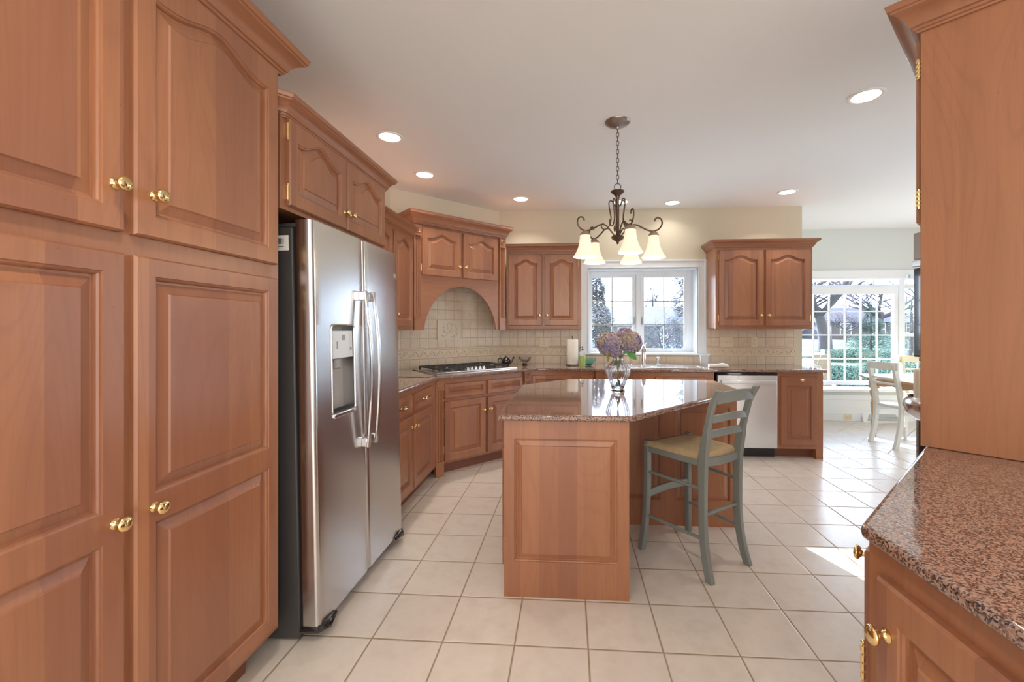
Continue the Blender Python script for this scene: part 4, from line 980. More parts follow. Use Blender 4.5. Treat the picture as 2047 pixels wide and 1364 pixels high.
# sink
sk = thing('kitchen_sink', 'stainless double bowl drop-in sink below the window', 'sink', (0.40, 4.515, CT), 0)
SWd, SD = 1.03, 0.47
def frame_rect(mb, x0, x1, y0, y1, holes, z0, z1):
    xs = sorted({x0, x1, *[h[0] for h in holes], *[h[1] for h in holes]}); ys = sorted({y0, y1, *[h[2] for h in holes], *[h[3] for h in holes]})
    for i in range(len(xs)-1):
        for j in range(len(ys)-1):
            cx, cy = (xs[i]+xs[i+1])/2, (ys[j]+ys[j+1])/2
            if any(h[0] < cx < h[1] and h[2] < cy < h[3] for h in holes): continue
            mb.box(xs[i], xs[i+1], ys[j], ys[j+1], z0, z1)
holes = [(0.05, 0.49, 0.035, 0.385), (0.53, 0.98, 0.035, 0.385)]
rm = MB(); frame_rect(rm, 0, SWd, 0, SD, holes, 0.0005, 0.007)
part('rim', rm, 'sink_steel', sk, bevel=0.002, seg=1)
for h in holes:
    b = MB(); x0, x1, y0, y1 = h; D = 0.006
    b.add([(x0, y0, 0.006), (x1, y0, 0.006), (x1, y1, 0.006), (x0, y1, 0.006), (x0+0.02, y0+0.02, 0.0012), (x1-0.02, y0+0.02, 0.0012), (x1-0.02, y1-0.02, 0.0012), (x0+0.02, y1-0.02, 0.0012)], [(0, 1, 5, 4), (1, 2, 6, 5), (2, 3, 7, 6), (3, 0, 4, 7), (4, 5, 6, 7)])
    part('bowl', b, 'sink_steel', sk)
fa = thing('faucet', 'tall brushed steel pull-out faucet behind the sink', 'faucet', (0.845, 4.935, CT+0.007), 0)
part('base', MB().lathe([(0.0005, 0), (0.032, 0), (0.032, 0.006), (0.027, 0.012), (0.0265, 0.15), (0.028, 0.16), (0.0005, 0.16)], 24), 'steel_plain', fa)
part('spray_head', MB().tube([(0, 0, 0.155), (-0.004, -0.02, 0.185), (-0.01, -0.06, 0.21), (-0.015, -0.10, 0.20)], [0.029, 0.027, 0.02, 0.016], 16), 'sink_steel', fa)
part('lever', MB().tube([(0.005, 0.005, 0.17), (0.02, 0.0, 0.205), (0.03, -0.01, 0.235), (0.034, -0.02, 0.25)], [0.008, 0.006, 0.009, 0.006], 10), 'steel_plain', fa)
sp_ = part('soap_dispenser', MB().lathe([(0.0005, 0), (0.02, 0), (0.018, 0.008), (0.009, 0.014), (0.0085, 0.05), (0.016, 0.054), (0.017, 0.072), (0.022, 0.076), (0.021, 0.085), (0.0005, 0.086)], 20).tube([(0, 0, 0.08), (0.02, -0.02, 0.082), (0.035, -0.035, 0.076)], 0.005, 8), 'chrome', None, loc=(1.0, 4.925, CT+0.007))
tag(sp_, 'small chrome countertop dispenser right of the faucet', 'soap dispenser')
cu = part('cup', MB().lathe([(0.0005, 0), (0.038, 0), (0.048, 0.115), (0.046, 0.115), (0.036, 0.006), (0.0005, 0.006)], 32), 'cup_gray', None, loc=(1.515, 4.92, CT))
tag(cu, 'grey tumbler on the counter at the right end of the sink', 'cup')
cl = MB()
pts = [(0, 0, 0.022), (0.03, 0, 0.023), (0.06, 0, 0.022), (0.10, 0, 0.024), (0.15, 0, 0.026), (0.19, 0, 0.022), (0.205, 0, 0.018)]
cl.tube(pts, [0.022, 0.022, 0.019, 0.021, 0.026, 0.018, 0.006], 14)
clo = part('rolled_towel', cl, 'cloth_white', None, loc=(1.475, 4.64, CT-0.001)); tag(clo, 'rolled white cloth lying right of the sink', 'towel')

# ------------------------------------------------------------------ vase + hydrangeas
VX, VY = 0.326, 2.90
vs_ = part('glass_vase', MB().lathe([(0.0005, 0), (0.046, 0), (0.048, 0.006), (0.043, 0.018), (0.044, 0.03), (0.060, 0.075), (0.077, 0.115), (0.083, 0.142), (0.080, 0.158), (0.062, 0.178), (0.040, 0.198), (0.034, 0.215), (0.036, 0.235), (0.048, 0.262), (0.0455, 0.262), (0.033, 0.236), (0.031, 0.215), (0.037, 0.196), (0.058, 0.175), (0.0745, 0.155), (0.077, 0.142), (0.071, 0.115), (0.055, 0.075), (0.038, 0.032), (0.034, 0.022), (0.0005, 0.020)], 96, None, lambda a, z: (0.030*math.cos(24*a) if 0.02 < z < 0.16 else 0.008*math.cos(24*a))), 'crystal', None, loc=(VX, VY, CT), smooth=60)
tag(vs_, 'clear ribbed glass vase on the island top holding hydrangeas', 'vase')
hb = thing('hydrangea_bouquet', 'bunch of dried lilac and cream hydrangea heads in the glass vase', 'flowers', (VX, VY, CT), 0)
random.seed(11)
def floret(mb, c, nrm, s_):
    nrm = nrm.normalized(); a = nrm.orthogonal().normalized(); b = nrm.cross(a); th = random.uniform(0, PI)
    u = a*math.cos(th)+b*math.sin(th); v = nrm.cross(u)
    vs = [c-nrm*0.004]; fs = []
    for k in range(4):
        d = [u, v, -u, -v][k]; e = [v, -u, -v, u][k]
        i = len(vs); vs += [c+d*s_*0.55+e*s_*0.42+nrm*0.002, c+d*s_*1.05+nrm*0.004, c+d*s_*0.55-e*s_*0.42+nrm*0.002]
        fs.append((0, i, i+1, i+2))
    mb.add(vs, fs)
def head(c, r, n):
    mb = MB(); mb.ball(c, [x*0.86 for x in r], 10)
    for k in range(n):
        z = 1-2*(k+0.5)/n; ph = k*2.39996; q = math.sqrt(1-z*z)
        d = Vector((q*math.cos(ph), q*math.sin(ph), z)); w = 1+random.uniform(-0.09, 0.10)
        p = Vector((c[0]+d.x*r[0]*w, c[1]+d.y*r[1]*w, c[2]+d.z*r[2]*w))
        floret(mb, p, d+Vector((random.uniform(-.4, .4), random.uniform(-.4, .4), random.uniform(-.4, .4))), random.uniform(0.009, 0.013))
    return mb
part('flower_head', head((-0.052, -0.01, 0.315), (0.083, 0.08, 0.075), 700), 'hydrangea', hb, smooth=0)
part('flower_head', head((0.085, 0.0, 0.325), (0.068, 0.07, 0.070), 520), 'hydrangea', hb, smooth=0)
part('flower_head', head((0.050, 0.02, 0.375), (0.052, 0.05, 0.045), 300), 'hydrangea', hb, smooth=0)
part('flower_head', head((-0.022, -0.02, 0.268), (0.042, 0.042, 0.036), 220), 'hydrangea', hb, smooth=0)
for (a, b) in (((-0.052, -0.01, 0.28), (0.012, 0.0, 0.03)), ((0.08, 0.0, 0.29), (-0.010, 0.005, 0.028)), ((0.05, 0.02, 0.34), (0.0, -0.01, 0.03))):
    part('flower_stem', MB().tube([a, (a[0]*0.2, a[1]*0.3, 0.22), b], 0.004, 8), 'stem', hb)
def leaf(base, tip, w, droop=0.0):
    base = Vector(base); tip = Vector(tip); mb = MB(); n = 8; vs = []; fs = []
    d = tip-base; side = d.cross(Vector((0, -1, 0.2))).normalized()
    for k in range(n+1):
        t_ = k/n; p = base+d*t_; ww = w*math.sin(PI*min(t_*0.95+0.03, 1))**0.8
        vs += [p-side*ww+Vector((0, -0.004, 0)), p, p+side*ww+Vector((0, -0.004, 0)), p+Vector((0, 0.0015, 0))]
    for k in range(n): a = 4*k; b = a+4; fs += [(a, a+1, b+1, b), (a+1, a+2, b+2, b+1), (a+2, a+3, b+3, b+2), (a+3, a, b, b+3)]
    return mb.add(vs, fs)
part('leaf', leaf((0.055, -0.02, 0.278), (0.115, -0.045, 0.215), 0.022), 'leaf_green', hb)
part('leaf', leaf((0.030, -0.03, 0.275), (0.075, -0.05, 0.262), 0.014), 'leaf_green', hb)
part('leaf', leaf((-0.068, -0.03, 0.265), (-0.070, -0.045, 0.200), 0.011), 'leaf_olive', hb)
part('leaf', leaf((0.0, -0.02, 0.262), (0.03, -0.03, 0.225), 0.013), 'leaf_olive', hb)

# ------------------------------------------------------------------ counter stool
st = thing('counter_stool', 'grey-green ladder-back counter stool with woven rush seat by the island', 'stool', (0.725, 2.578, 0), math.radians(36))
bw, fw_, sd_ = 0.155, 0.195, 0.19       # half widths back / front and half depth
zs_ = 0.635
for sx in (-1, 1):
    # front leg: straight, flares out at the foot
    p = []; uv = []
    for k in range(11):
        t_ = k/10; z = 0.655*t_
        fl = (1-t_)**3.2
        p.append((sx*(fw_-0.012+0.030*fl), sd_-0.012+0.020*fl, z)); uv.append(((0.0165, 0, 0), (0, 0.0165, 0)))
    part('leg', MB().loft(p, uv), 'stool_paint', st, bevel=0.004)
    # rear post: flared foot, straight leg, raked curved back
    p = []; uv = []
    for k in range(23):
        t_ = k/22; z = 1.012*t_
        fl = max(0, 1-z/0.38)**2.4
        bk = 0 if z < 0.60 else 0.085*((z-0.60)/0.41)**1.35
        if z > 0.93: bk += 0.02*((z-0.93)/0.08)
        w = 0.0155+0.004*math.exp(-((z-0.62)/0.10)**2)
        p.append((sx*(bw+0.012*fl+ (0.010 if z > 0.6 else 0)*(z-0.6)/0.4), -sd_-0.055*fl-bk, z)); uv.append(((0.0145, 0, 0), (0, w+0.006*(z < 0.75), 0)))
    part('leg', MB().loft(p, uv), 'stool_paint', st, bevel=0.004)
def slat(z, h, yb, half):
    p = []; 
    for k in range(13):
        t_ = -1+2*k/12; p.append((half*t_, yb-0.022*(1-t_*t_), z+0.010*(1-t_*t_)))
    return MB().loft(p, ((0, 0.008, 0), (0, 0.004, h/2)))
part('back_slat', slat(0.966, 0.058, -sd_-0.083, bw), 'stool_paint', st, bevel=0.003)
part('back_slat', slat(0.850, 0.036, -sd_-0.048, bw-0.005), 'stool_paint', st, bevel=0.003)
part('back_slat', slat(0.765, 0.036, -sd_-0.025, bw-0.005), 'stool_paint', st, bevel=0.003)
def rail(a, b, hz, t_=0.009, bow=0.0, z=0.612):
    a = Vector((*a, z)); b = Vector((*b, z)); d = (b-a); nn = Vector((-d.y, d.x, 0)).normalized(); p = []
    for k in range(9): u = k/8; p.append(a+d*u+nn*bow*(4*u*(1-u)))
    return MB().loft(p, (tuple(nn*t_), (0, 0, hz)))
part('seat_rail', rail((-bw, -sd_), (bw, -sd_), 0.022, bow=-0.02), 'stool_paint', st, bevel=0.003)
part('seat_rail', rail((-fw_+0.01, sd_-0.01), (fw_-0.01, sd_-0.01), 0.022), 'stool_paint', st, bevel=0.003)
for sx in (-1, 1): part('seat_rail', rail((sx*bw, -sd_), (sx*(fw_-0.01), sd_-0.01), 0.022), 'stool_paint', st, bevel=0.003)
# rush seat
n = 20; mb = MB(); vs = []; fs = []
for j in range(n+1):
    for i in range(n+1):
        u, v_ = -1+2*i/n, -1+2*j/n; hw = bw+(fw_-bw)*(v_+1)/2+0.008
        e = max(abs(u), abs(v_)); z = zs_+0.022-0.010*(1-e)-0.026*max(0, (e-0.86)/0.14)**2-0.004*abs(abs(u)-abs(v_) < 0.06)
        vs.append((u*hw, v_*(sd_+0.004), z))
m0 = len(vs)
for j in range(n+1):
    for i in range(n+1):
        u, v_ = -1+2*i/n, -1+2*j/n; hw = bw+(fw_-bw)*(v_+1)/2+0.008; vs.append((u*hw, v_*(sd_+0.004), zs_-0.008))
for j in range(n):
    for i in range(n):
        a = j*(n+1)+i; fs.append((a, a+1, a+n+2, a+n+1)); b = a+m0; fs.append((b+n+1, b+n+2, b+1, b))
for i in range(n):
    for a, b in ((i, i+1), (n*(n+1)+i+1, n*(n+1)+i), ((i+1)*(n+1), i*(n+1)), (i*(n+1)+n, (i+1)*(n+1)+n)): fs.append((a, a+m0, b+m0, b))
part('rush_seat', mb.add(vs, fs), 'rush', st, smooth=60)
for sx in (-1, 1):
    for z in (0.47, 0.205): part('stretcher', MB().tube([(sx*(bw+0.0), -sd_+0.0, z-0.0), (sx*(fw_-0.01), sd_-0.01, z+0.0)], 0.0095, 10), 'stool_paint', st)
part('stretcher', MB().tube([(-bw, -sd_, 0.33), (bw, -sd_, 0.33)], 0.0095, 10), 'stool_paint', st)
p = []
for k in range(11): t_ = -1+2*k/10; p.append((t_*(fw_-0.012), sd_-0.012, 0.335+0.012*(1-t_*t_)))
part('footrest', MB().loft(p, ((0, 0.009, 0), (0, 0, 0.022))), 'stool_paint', st, bevel=0.003)

# ------------------------------------------------------------------ chandelier
CXh, CYh = 0.33, 2.95
ch = thing('chandelier', 'bronze five-arm chandelier with scrolled arms and frosted bell shades over the island', 'chandelier', (CXh, CYh, 0), 0)
part('ceiling_canopy', MB().lathe([(0.0005, 2.690), (0.012, 2.690), (0.015, 2.702), (0.05, 2.712), (0.075, 2.725), (0.084, 2.733), (0.086, 2.7395), (0.0005, 2.7395)], 40), 'pewter', ch)
chn = MB(); zt_, zb_ = 2.695, 2.318; nl = 13; L_ = (zt_-zb_)/nl
for k in range(nl):
    zc = zt_-L_*(k+0.5); pts = []
    for q in range(16):
        a = 2*PI*q/16; x = 0.0085*math.cos(a); z = (L_*0.62)*math.sin(a)
        pts.append((x, 0, zc+z) if k % 2 else (0, x, zc+z))
    chn.tube(pts, 0.0022, 6, closed=True)
part('chain', chn, 'bronze', ch)
part('ring', MB().tube([(0.022*math.cos(2*PI*q/24), 0, 2.296+0.022*math.sin(2*PI*q/24)) for q in range(24)], 0.0028, 8, closed=True), 'bronze', ch)
part('column', MB().lathe([(0.0005, 2.274), (0.008, 2.274), (0.044, 2.268), (0.046, 2.262), (0.034, 2.250), (0.018, 2.236), (0.014, 2.225), (0.011, 2.215), (0.011, 1.975), (0.018, 1.965), (0.040, 1.958), (0.044, 1.950), (0.036, 1.938), (0.018, 1.926), (0.008, 1.918), (0.009, 1.911), (0.005, 1.905), (0.0005, 1.903)], 28), 'bronze', ch)
def spiral(c, r0, r1, a0, a1, n): return [(c[0]+(r0+(r1-r0)*k/n)*math.cos(a0+(a1-a0)*k/n), 0, c[1]+(r0+(r1-r0)*k/n)*math.sin(a0+(a1-a0)*k/n)) for k in range(n+1)]
def smooth_path(P, n=6):
    out = []
    for i in range(len(P)-1):
        p0, p1, p2, p3 = [Vector(P[max(0, min(len(P)-1, i+j))]) for j in (-1, 0, 1, 2)]
        for k in range(n):
            t_ = k/n; out.append(0.5*((2*p1)+(p2-p0)*t_+(2*p0-5*p1+4*p2-p3)*t_*t_+(3*p1-p0-3*p2+p3)*t_**3))
    out.append(Vector(P[-1])); return out
ANG = [-77, -8, 60, 128, 200]
RA = 0.238
for k, a in enumerate(ANG):
    M_ = R(math.radians(a), 'Z')
    arm = [(0.02, 0, 1.955), (0.045, 0, 1.985), (0.085, 0, 2.025), (0.125, 0, 2.030), (0.165, 0, 2.008), (0.205, 0, 1.988), (0.238, 0, 1.982), (0.272, 0, 1.995), (0.292, 0, 2.025), (0.288, 0, 2.058), (0.266, 0, 2.072), (0.248, 0, 2.062), (0.246, 0, 2.048)]
    P = smooth_path(arm); part('arm', MB().tube(P, 0.0052, 8, M=M_), 'bronze', ch)
    up = [(0.018, 0, 2.165), (0.028, 0, 2.180), (0.036, 0, 2.200), (0.052, 0, 2.205), (0.060, 0, 2.185), (0.052, 0, 2.13), (0.045, 0, 2.08), (0.060, 0, 2.03), (0.090, 0, 2.012), (0.112, 0, 2.03), (0.108, 0, 2.05), (0.094, 0, 2.052)]
    part('scroll', MB().tube(smooth_path(up), 0.0042, 8, M=R(math.radians(a+36), 'Z')), 'bronze', ch)
    cx_, cy_ = RA*math.cos(math.radians(a)), RA*math.sin(math.radians(a))
    part('socket_cap', MB().lathe([(0.0005, 1.984), (0.010, 1.982), (0.024, 1.972), (0.034, 1.958), (0.036, 1.950), (0.0005, 1.950)], 24, T(cx_, cy_, 0)), 'bronze_light', ch)
    sh = part('lamp_shade', MB().lathe([(0.034, 1.950), (0.036, 1.925), (0.040, 1.895), (0.049, 1.862), (0.064, 1.830), (0.080, 1.806), (0.078, 1.804), (0.061, 1.829), (0.046, 1.861), (0.037, 1.894), (0.033, 1.925), (0.031, 1.950)], 36, T(cx_, cy_, 0)), 'shade_glass', ch, smooth=60)
    part('bulb', MB().ball((cx_, cy_, 1.872), (0.024, 0.024, 0.03), 8), 'bulb', sh)
    ld_ = bpy.data.lights.new('chandelier_bulb', 'POINT'); ld_.energy = 1.6; ld_.color = (1, 0.80, 0.55); ld_.shadow_soft_size = 0.03
    lo = bpy.data.objects.new('bulb_light', ld_); COL.objects.link(lo); lo.parent = ch; lo.location = (cx_, cy_, 1.80)

# ------------------------------------------------------------------ recessed lights
cans = [(-1.321, 3.073, 'recessed ceiling light nearest the over-fridge cabinet'), (-1.326, 3.853, 'recessed ceiling light above the counter beside the hood'), (-0.529, 4.65, 'recessed ceiling light above the left window-wall cabinet'),
        (1.159, 4.903, 'small recessed ceiling light above the sink window right of the chandelier'), (2.257, 4.592, 'recessed ceiling light above the right window-wall cabinet'), (1.796, 2.719, 'large near recessed ceiling light at the upper right'),
        (0.576, 4.835, 'recessed ceiling light seen through the chandelier arms'), (-0.5, 0.6, 'added unseen fill light over the aisle in front of the pantry'), (0.3, -0.8, 'added unseen fill light behind the viewpoint'), (2.3, 0.9, 'added unseen fill light above the peninsula counter')]  # last three lamps are added out of view to fill the room
for i, (x, y, lab) in enumerate(cans):
    t = thing('recessed_light', lab, 'ceiling light', (x, y, 2.74), 0, 'recessed ceiling lights')
    part('trim_ring', MB().lathe([(0.073, -0.0005), (0.098, -0.0005), (0.098, -0.004), (0.090, -0.007), (0.078, -0.006), (0.073, -0.002)], 36), 'paint_ceiling', t)
    part('lens', MB().lathe([(0.0005, -0.0005), (0.075, -0.0005), (0.075, -0.003), (0.0005, -0.003)], 36), 'lamp_disc', t)
    a_ = bpy.data.lights.new('downlight', 'AREA'); a_.shape = 'DISK'; a_.size = 0.14; a_.spread = 2.2; a_.energy = 1.3 if i in (3, 6) else 4.2 if i < 7 else 7.0; a_.color = (1, 0.92, 0.81)
    lo = bpy.data.objects.new('downlight', a_); COL.objects.link(lo); lo.parent = t; lo.location = (0, 0, -0.012)

# ------------------------------------------------------------------ breakfast nook furniture
tbm = thing('dining_table', 'honey oak dining table with turned legs in the breakfast nook', 'table', (4.45, 5.10, 0), 0)
poly = arcrect(-0.83, 0.83, -0.63, 0.62, 0.14)
part('table_top', MB().prism(poly, 0.722, 0.748), 'table_oak', tbm, bevel=0.008)
ap = MB()
for (a, b) in (((-0.70, -0.47), (0.70, -0.47)), ((-0.70, 0.43), (0.70, 0.43)), ((-0.70, -0.47), (-0.70, 0.43)), ((0.70, -0.47), (0.70, 0.43))):
    A, B = Vector((*a, 0)), Vector((*b, 0)); n = 24; d = (B-A).normalized(); nn = Vector((-d.y, d.x, 0))*0.010; vs = []; fs = []
    for k in range(n+1):
        u = k/n; p = A+(B-A)*u; zb = 0.635-0.035*math.exp(-((min(u, 1-u))/0.10)**2)+0.012*math.cos(u*6*PI)
        vs += [(p-nn)+Vector((0, 0, zb)), (p+nn)+Vector((0, 0, zb)), (p+nn)+Vector((0, 0, 0.722)), (p-nn)+Vector((0, 0, 0.722))]
    for k in range(n):
        for q in range(4): fs.append((4*k+q, 4*k+(q+1) % 4, 4*k+4+(q+1) % 4, 4*k+4+q))
    fs += [(3, 2, 1, 0), (4*n, 4*n+1, 4*n+2, 4*n+3)]; ap.add(vs, fs)
part('apron', ap, 'table_oak', tbm, smooth=30)
tl = [(0.0005, 0), (0.020, 0), (0.026, 0.03), (0.022, 0.06), (0.034, 0.12), (0.038, 0.17), (0.026, 0.20), (0.034, 0.215), (0.026, 0.23), (0.030, 0.30), (0.040, 0.40), (0.028, 0.44), (0.040, 0.455), (0.028, 0.47), (0.044, 0.52), (0.050, 0.55), (0.034, 0.59), (0.0005, 0.59)]
for (x, y) in ((-0.70, 0.43), (0.70, 0.43), (-0.70, -0.47), (0.70, -0.47)):
    part('leg', MB().lathe(tl, 24, T(x, y, 0)).box(x-0.04, x+0.04, y-0.04, y+0.04, 0.59, 0.722), 'table_oak', tbm, bevel=0.003)
def chair(label, loc, rz, m_, wide=0.17):
    c = thing('dining_chair', label, 'chair', loc, rz)
    # faces local +y ; back at -y
    for sx in (-1, 1):
        p = []; uv = []
        for k in range(21):
            t_ = k/20; z = 0.93*t_; fl = max(0, 1-z/0.44)**1.8; bk = 0 if z < 0.45 else 0.095*((z-0.45)/0.48)**1.2
            p.append((sx*(wide-0.01), -0.205-0.075*fl-bk, z)); uv.append(((0.018, 0, 0), (0, 0.024, 0)))
        part('leg', MB().loft(p, uv), m_, c, bevel=0.004)
        p = [(sx*(wide+0.02), 0.19, z) for z in (0.0, 0.2, 0.43)]
        part('leg', MB().loft(p, [((0.012, 0, 0), (0, 0.012, 0)), ((0.016, 0, 0), (0, 0.016, 0)), ((0.020, 0, 0), (0, 0.020, 0))]), m_, c, bevel=0.003)
        part('side_rail', MB().box(sx*(wide+0.005)-0.01, sx*(wide+0.005)+0.01, -0.2, 0.18, 0.375, 0.43), m_, c, bevel=0.003)
    part('seat', MB().prism([(-wide-0.03, -0.20), (wide+0.03, -0.20), (wide+0.05, 0.215), (-wide-0.05, 0.215)], 0.43, 0.455), m_, c, bevel=0.009, seg=3)
    def cr(z, h, y, hw, t_=0.009): return MB().loft([(hw*(-1+2*k/10), y-0.025*(1-(-1+2*k/10)**2), z) for k in range(11)], ((0, t_, 0), (0, 0.0, h/2)))
    part('crest_rail', cr(0.905, 0.085, -0.285, wide+0.028, 0.011), m_, c, bevel=0.005)
    part('back_rail', cr(0.765, 0.022, -0.258, wide-0.01), m_, c, bevel=0.003)
    part('back_rail', cr(0.705, 0.022, -0.245, wide-0.01), m_, c, bevel=0.003)
    return c
chair('white painted dining chair with its back towards the kitchen at the table end', (3.815, 5.125, 0), math.radians(-81.5), 'chair_white')
chair('cream painted dining chair on the window side of the oak table', (4.70, 5.88, 0), PI, 'chair_cream')
# floor register and curtain rod
rg = thing('floor_register', 'white slanted baseboard heat register in the breakfast nook', 'vent', (4.41, 6.364, 0), 0)
part('hood', MB().add([(-0.27, 0, 0), (0.27, 0, 0), (0.27, 0, 0.125), (-0.27, 0, 0.125), (-0.27, -0.055, 0), (0.27, -0.055, 0), (0.24, -0.012, 0.125), (-0.24, -0.012, 0.125)], [(0, 1, 2, 3), (4, 5, 6, 7), (0, 1, 5, 4), (1, 2, 6, 5), (2, 3, 7, 6), (3, 0, 4, 7)]), 'paint_trim', rg)
gr_ = MB()
for k in range(9): 
    z = 0.02+k*0.010; y = -0.055+0.043*z/0.125-0.002; gr_.box(-0.23+z*0.5, 0.23-z*0.5, y-0.002, y, z, z+0.005)
part('louver', gr_, 'grille_metal', rg, smooth=0)
cr_ = part('curtain_rod_finial', MB().ball((0, 0, 0), (0.035, 0.03, 0.03), 10).tube([(0.0, 0, 0), (0.35, 0, 0)], 0.012, 10), 'crystal', None, loc=(4.75, 6.31, 2.05))
tag(cr_, 'clear glass curtain rod end above the right side of the bay window', 'curtain rod')
part('x', MB().box(0.30, 0.32, 0.0, 0.055, -0.02, 0.02), 'paint_trim', cr_).name = 'bracket'
# potted white flowers on the bay seat
pf = thing('potted_flower', 'white flowering plant on the bay window seat behind the counter end', 'potted plant', (3.52, 6.46, 0.455), 0)
part('pot', MB().lathe([(0.0005, 0), (0.05, 0), (0.068, 0.12), (0.063, 0.12), (0.055, 0.10), (0.0005, 0.10)], 24), 'cup_gray', pf)
random.seed(4); fb = MB()
for k in range(46):
    a = random.uniform(0, 2*PI); r = random.uniform(0, 0.13); fb.ball((r*math.cos(a)+0.03, r*math.sin(a)*0.6, 0.20+random.uniform(0, 0.13)-r*0.3), random.uniform(0.014, 0.022), 4)
part('blossoms', fb, 'petal_white', pf)
lv = MB()
for k in range(14): a = k*0.9; lv.tube([(0, 0, 0.1), (0.05*math.cos(a), 0.04*math.sin(a), 0.17), (0.11*math.cos(a), 0.07*math.sin(a), 0.16)], [0.004, 0.012, 0.002], 5)
lv.tube([(0.02, 0, 0.1), (0.05, 0, 0.3), (0.10, 0, 0.42), (0.14, 0, 0.5)], 0.003, 5)
part('foliage', lv, 'leaf_green', pf)

# ------------------------------------------------------------------ outdoors
g = part('lawn', MB().prism([(-90, 7.2), (140, 7.2), (140, 170), (-90, 170)], -0.50, -0.35), 'lawn', None, smooth=0); g['kind'] = 'structure'; g['label'] = 'green back lawn beyond the windows'
rd = part('road', MB().prism([(-90, 42), (140, 42), (140, 47), (-90, 47)], -0.349, -0.335), 'road', None, smooth=0); rd['kind'] = 'structure'; rd['label'] = 'pale grey road crossing beyond the lawn'
def bare_tree(name, label, x, y, h, r, seed, m2='twig', spread=0.75, levels=4, lean=0.0, group=None, split=0.3, k0=5):
    random.seed(seed); t = thing(name, label, 'tree', (x, y, -0.35), 0, group)
    trunk = MB(); br = MB(); tw = MB()
    def grow(p, d, L, rad, lev):
        n = 5; pts = [p]; dd = d.copy()
        for k in range(n):
            dd = (dd+Vector((random.uniform(-.16, .16), random.uniform(-.16, .16), random.uniform(-.05, .10)))).normalized(); pts.append(pts[-1]+dd*L/n)
        rs = [rad*(1-0.45*k/n) for k in range(n+1)]
        (trunk if lev == 0 else br if lev <= 2 else tw).tube(pts, rs, 14 if lev < 2 else 6 if lev < 3 else 3)
        if lev >= levels: return
        kk = k0 if lev < 2 else 4
        for q in range(kk):
            u = random.uniform(0.45, 1.0) if lev else random.uniform(0.75, 1.0); b = pts[min(n, int(u*n))]
            a = random.uniform(0, 2*PI) if lev else (q/kk*2*PI+random.uniform(-.4, .4))
            out = Vector((math.cos(a), math.sin(a), 0)); nd_ = (dd*(1-spread)+out*spread+Vector((0, 0, random.uniform(0.0, 0.45)))).normalized()
            grow(b, nd_, L*random.uniform(0.62, 0.85)*(1.5 if lev == 0 else 1), rs[-1]*0.75, lev+1)
    grow(Vector((0, 0, 0)), Vector((lean, 0, 1)).normalized(), h*split, r, 0)
    part('trunk', trunk, 'bark', t); part('branches', br, 'bark', t, smooth=60)
    o = part('twigs', tw, m2, t, smooth=0); o['kind'] = 'stuff'
    return t
bare_tree('bare_tree', 'large bare tree with spreading limbs seen through the breakfast bay', 19.2, 33.5, 11, 0.50, 7, k0=6)
bare_tree('bare_tree', 'bare tree farther right seen through the bay window', 30.4, 44, 11, 0.35, 8, k0=6)
bare_tree('bare_tree', 'pinkish bare tree between the big tree and the stone house', 30.9, 50, 6, 0.16, 21, k0=6)
bare_tree('bare_tree', 'small arching bare tree outside the left half of the sink window', 1.95, 17.0, 3.0, 0.045, 12, 'twig_hazy', k0=7)
bare_tree('bare_tree', 'multi-branched bare tree outside the right half of the sink window', 2.95, 13.6, 3.2, 0.07, 13, 'twig_hazy', k0=7)
def evergreen(name, label, x, y, h, r, m_, seed, n=2600, z0=0.0):
    random.seed(seed); t = thing(name, label, 'tree', (x, y, -0.35), 0); mb = MB()
    part('trunk', MB().tube([(0, 0, 0), (0, 0, h*0.95)], [r*0.08, 0.02], 8), 'bark', t)
    for k in range(int(n*1.9)):
        u = random.random()**0.7; z = z0+(h-z0)*(1-u)+0.0; rr = r*(0.12+0.88*u)*random.uniform(0.55, 1.0)*(1+0.22*math.sin(z*7)); a = random.uniform(0, 2*PI)
        c = Vector((rr*math.cos(a), rr*math.sin(a), z-rr*0.12)); out = Vector((math.cos(a), math.sin(a), -0.25)); s_ = min(h, 5)*random.uniform(0.010, 0.024)
        sd2 = Vector((-math.sin(a), math.cos(a), 0))*s_*0.5; upv = Vector((0, 0, 1))*s_*0.22
        mb.add([c-out*s_, c+sd2, c+out*s_, c-sd2, c+upv], [(0, 1, 4), (1, 2, 4), (2, 3, 4), (3, 0, 4), (3, 2, 1, 0)])
    o = part('needles', mb, m_, t, smooth=0); o['kind'] = 'stuff'; return t
evergreen('evergreen_tree', 'tall blue-green evergreen outside the left edge of the sink window', 0.80, 12.6, 3.25, 0.95, 'needles_hazy', 1, 5200)
evergreen('evergreen_tree', 'large spruce with drooping boughs at the right edge of the sink window', 5.35, 18.0, 7.2, 1.6, 'needles_hazy', 2, 5200, 0.9)
evergreen('evergreen_tree', 'distant round evergreen above the roof behind the sink window', 7.3, 38, 5.2, 2.6, 'needles_hazy', 3, 3000)
evergreen('evergreen_tree', 'green conifer on the lawn in the middle of the bay view', 19.8, 29.5, 3.4, 1.3, 'needles', 4, 2600)
evergreen('evergreen_tree', 'far dark conifer left of the pale house', -3, 48, 9, 2.6, 'needles_hazy', 6, 1500)
evergreen('evergreen_tree', 'conifer outside the angled right bay window', 14.0, 18.5, 3.0, 1.5, 'needles', 9, 1800)
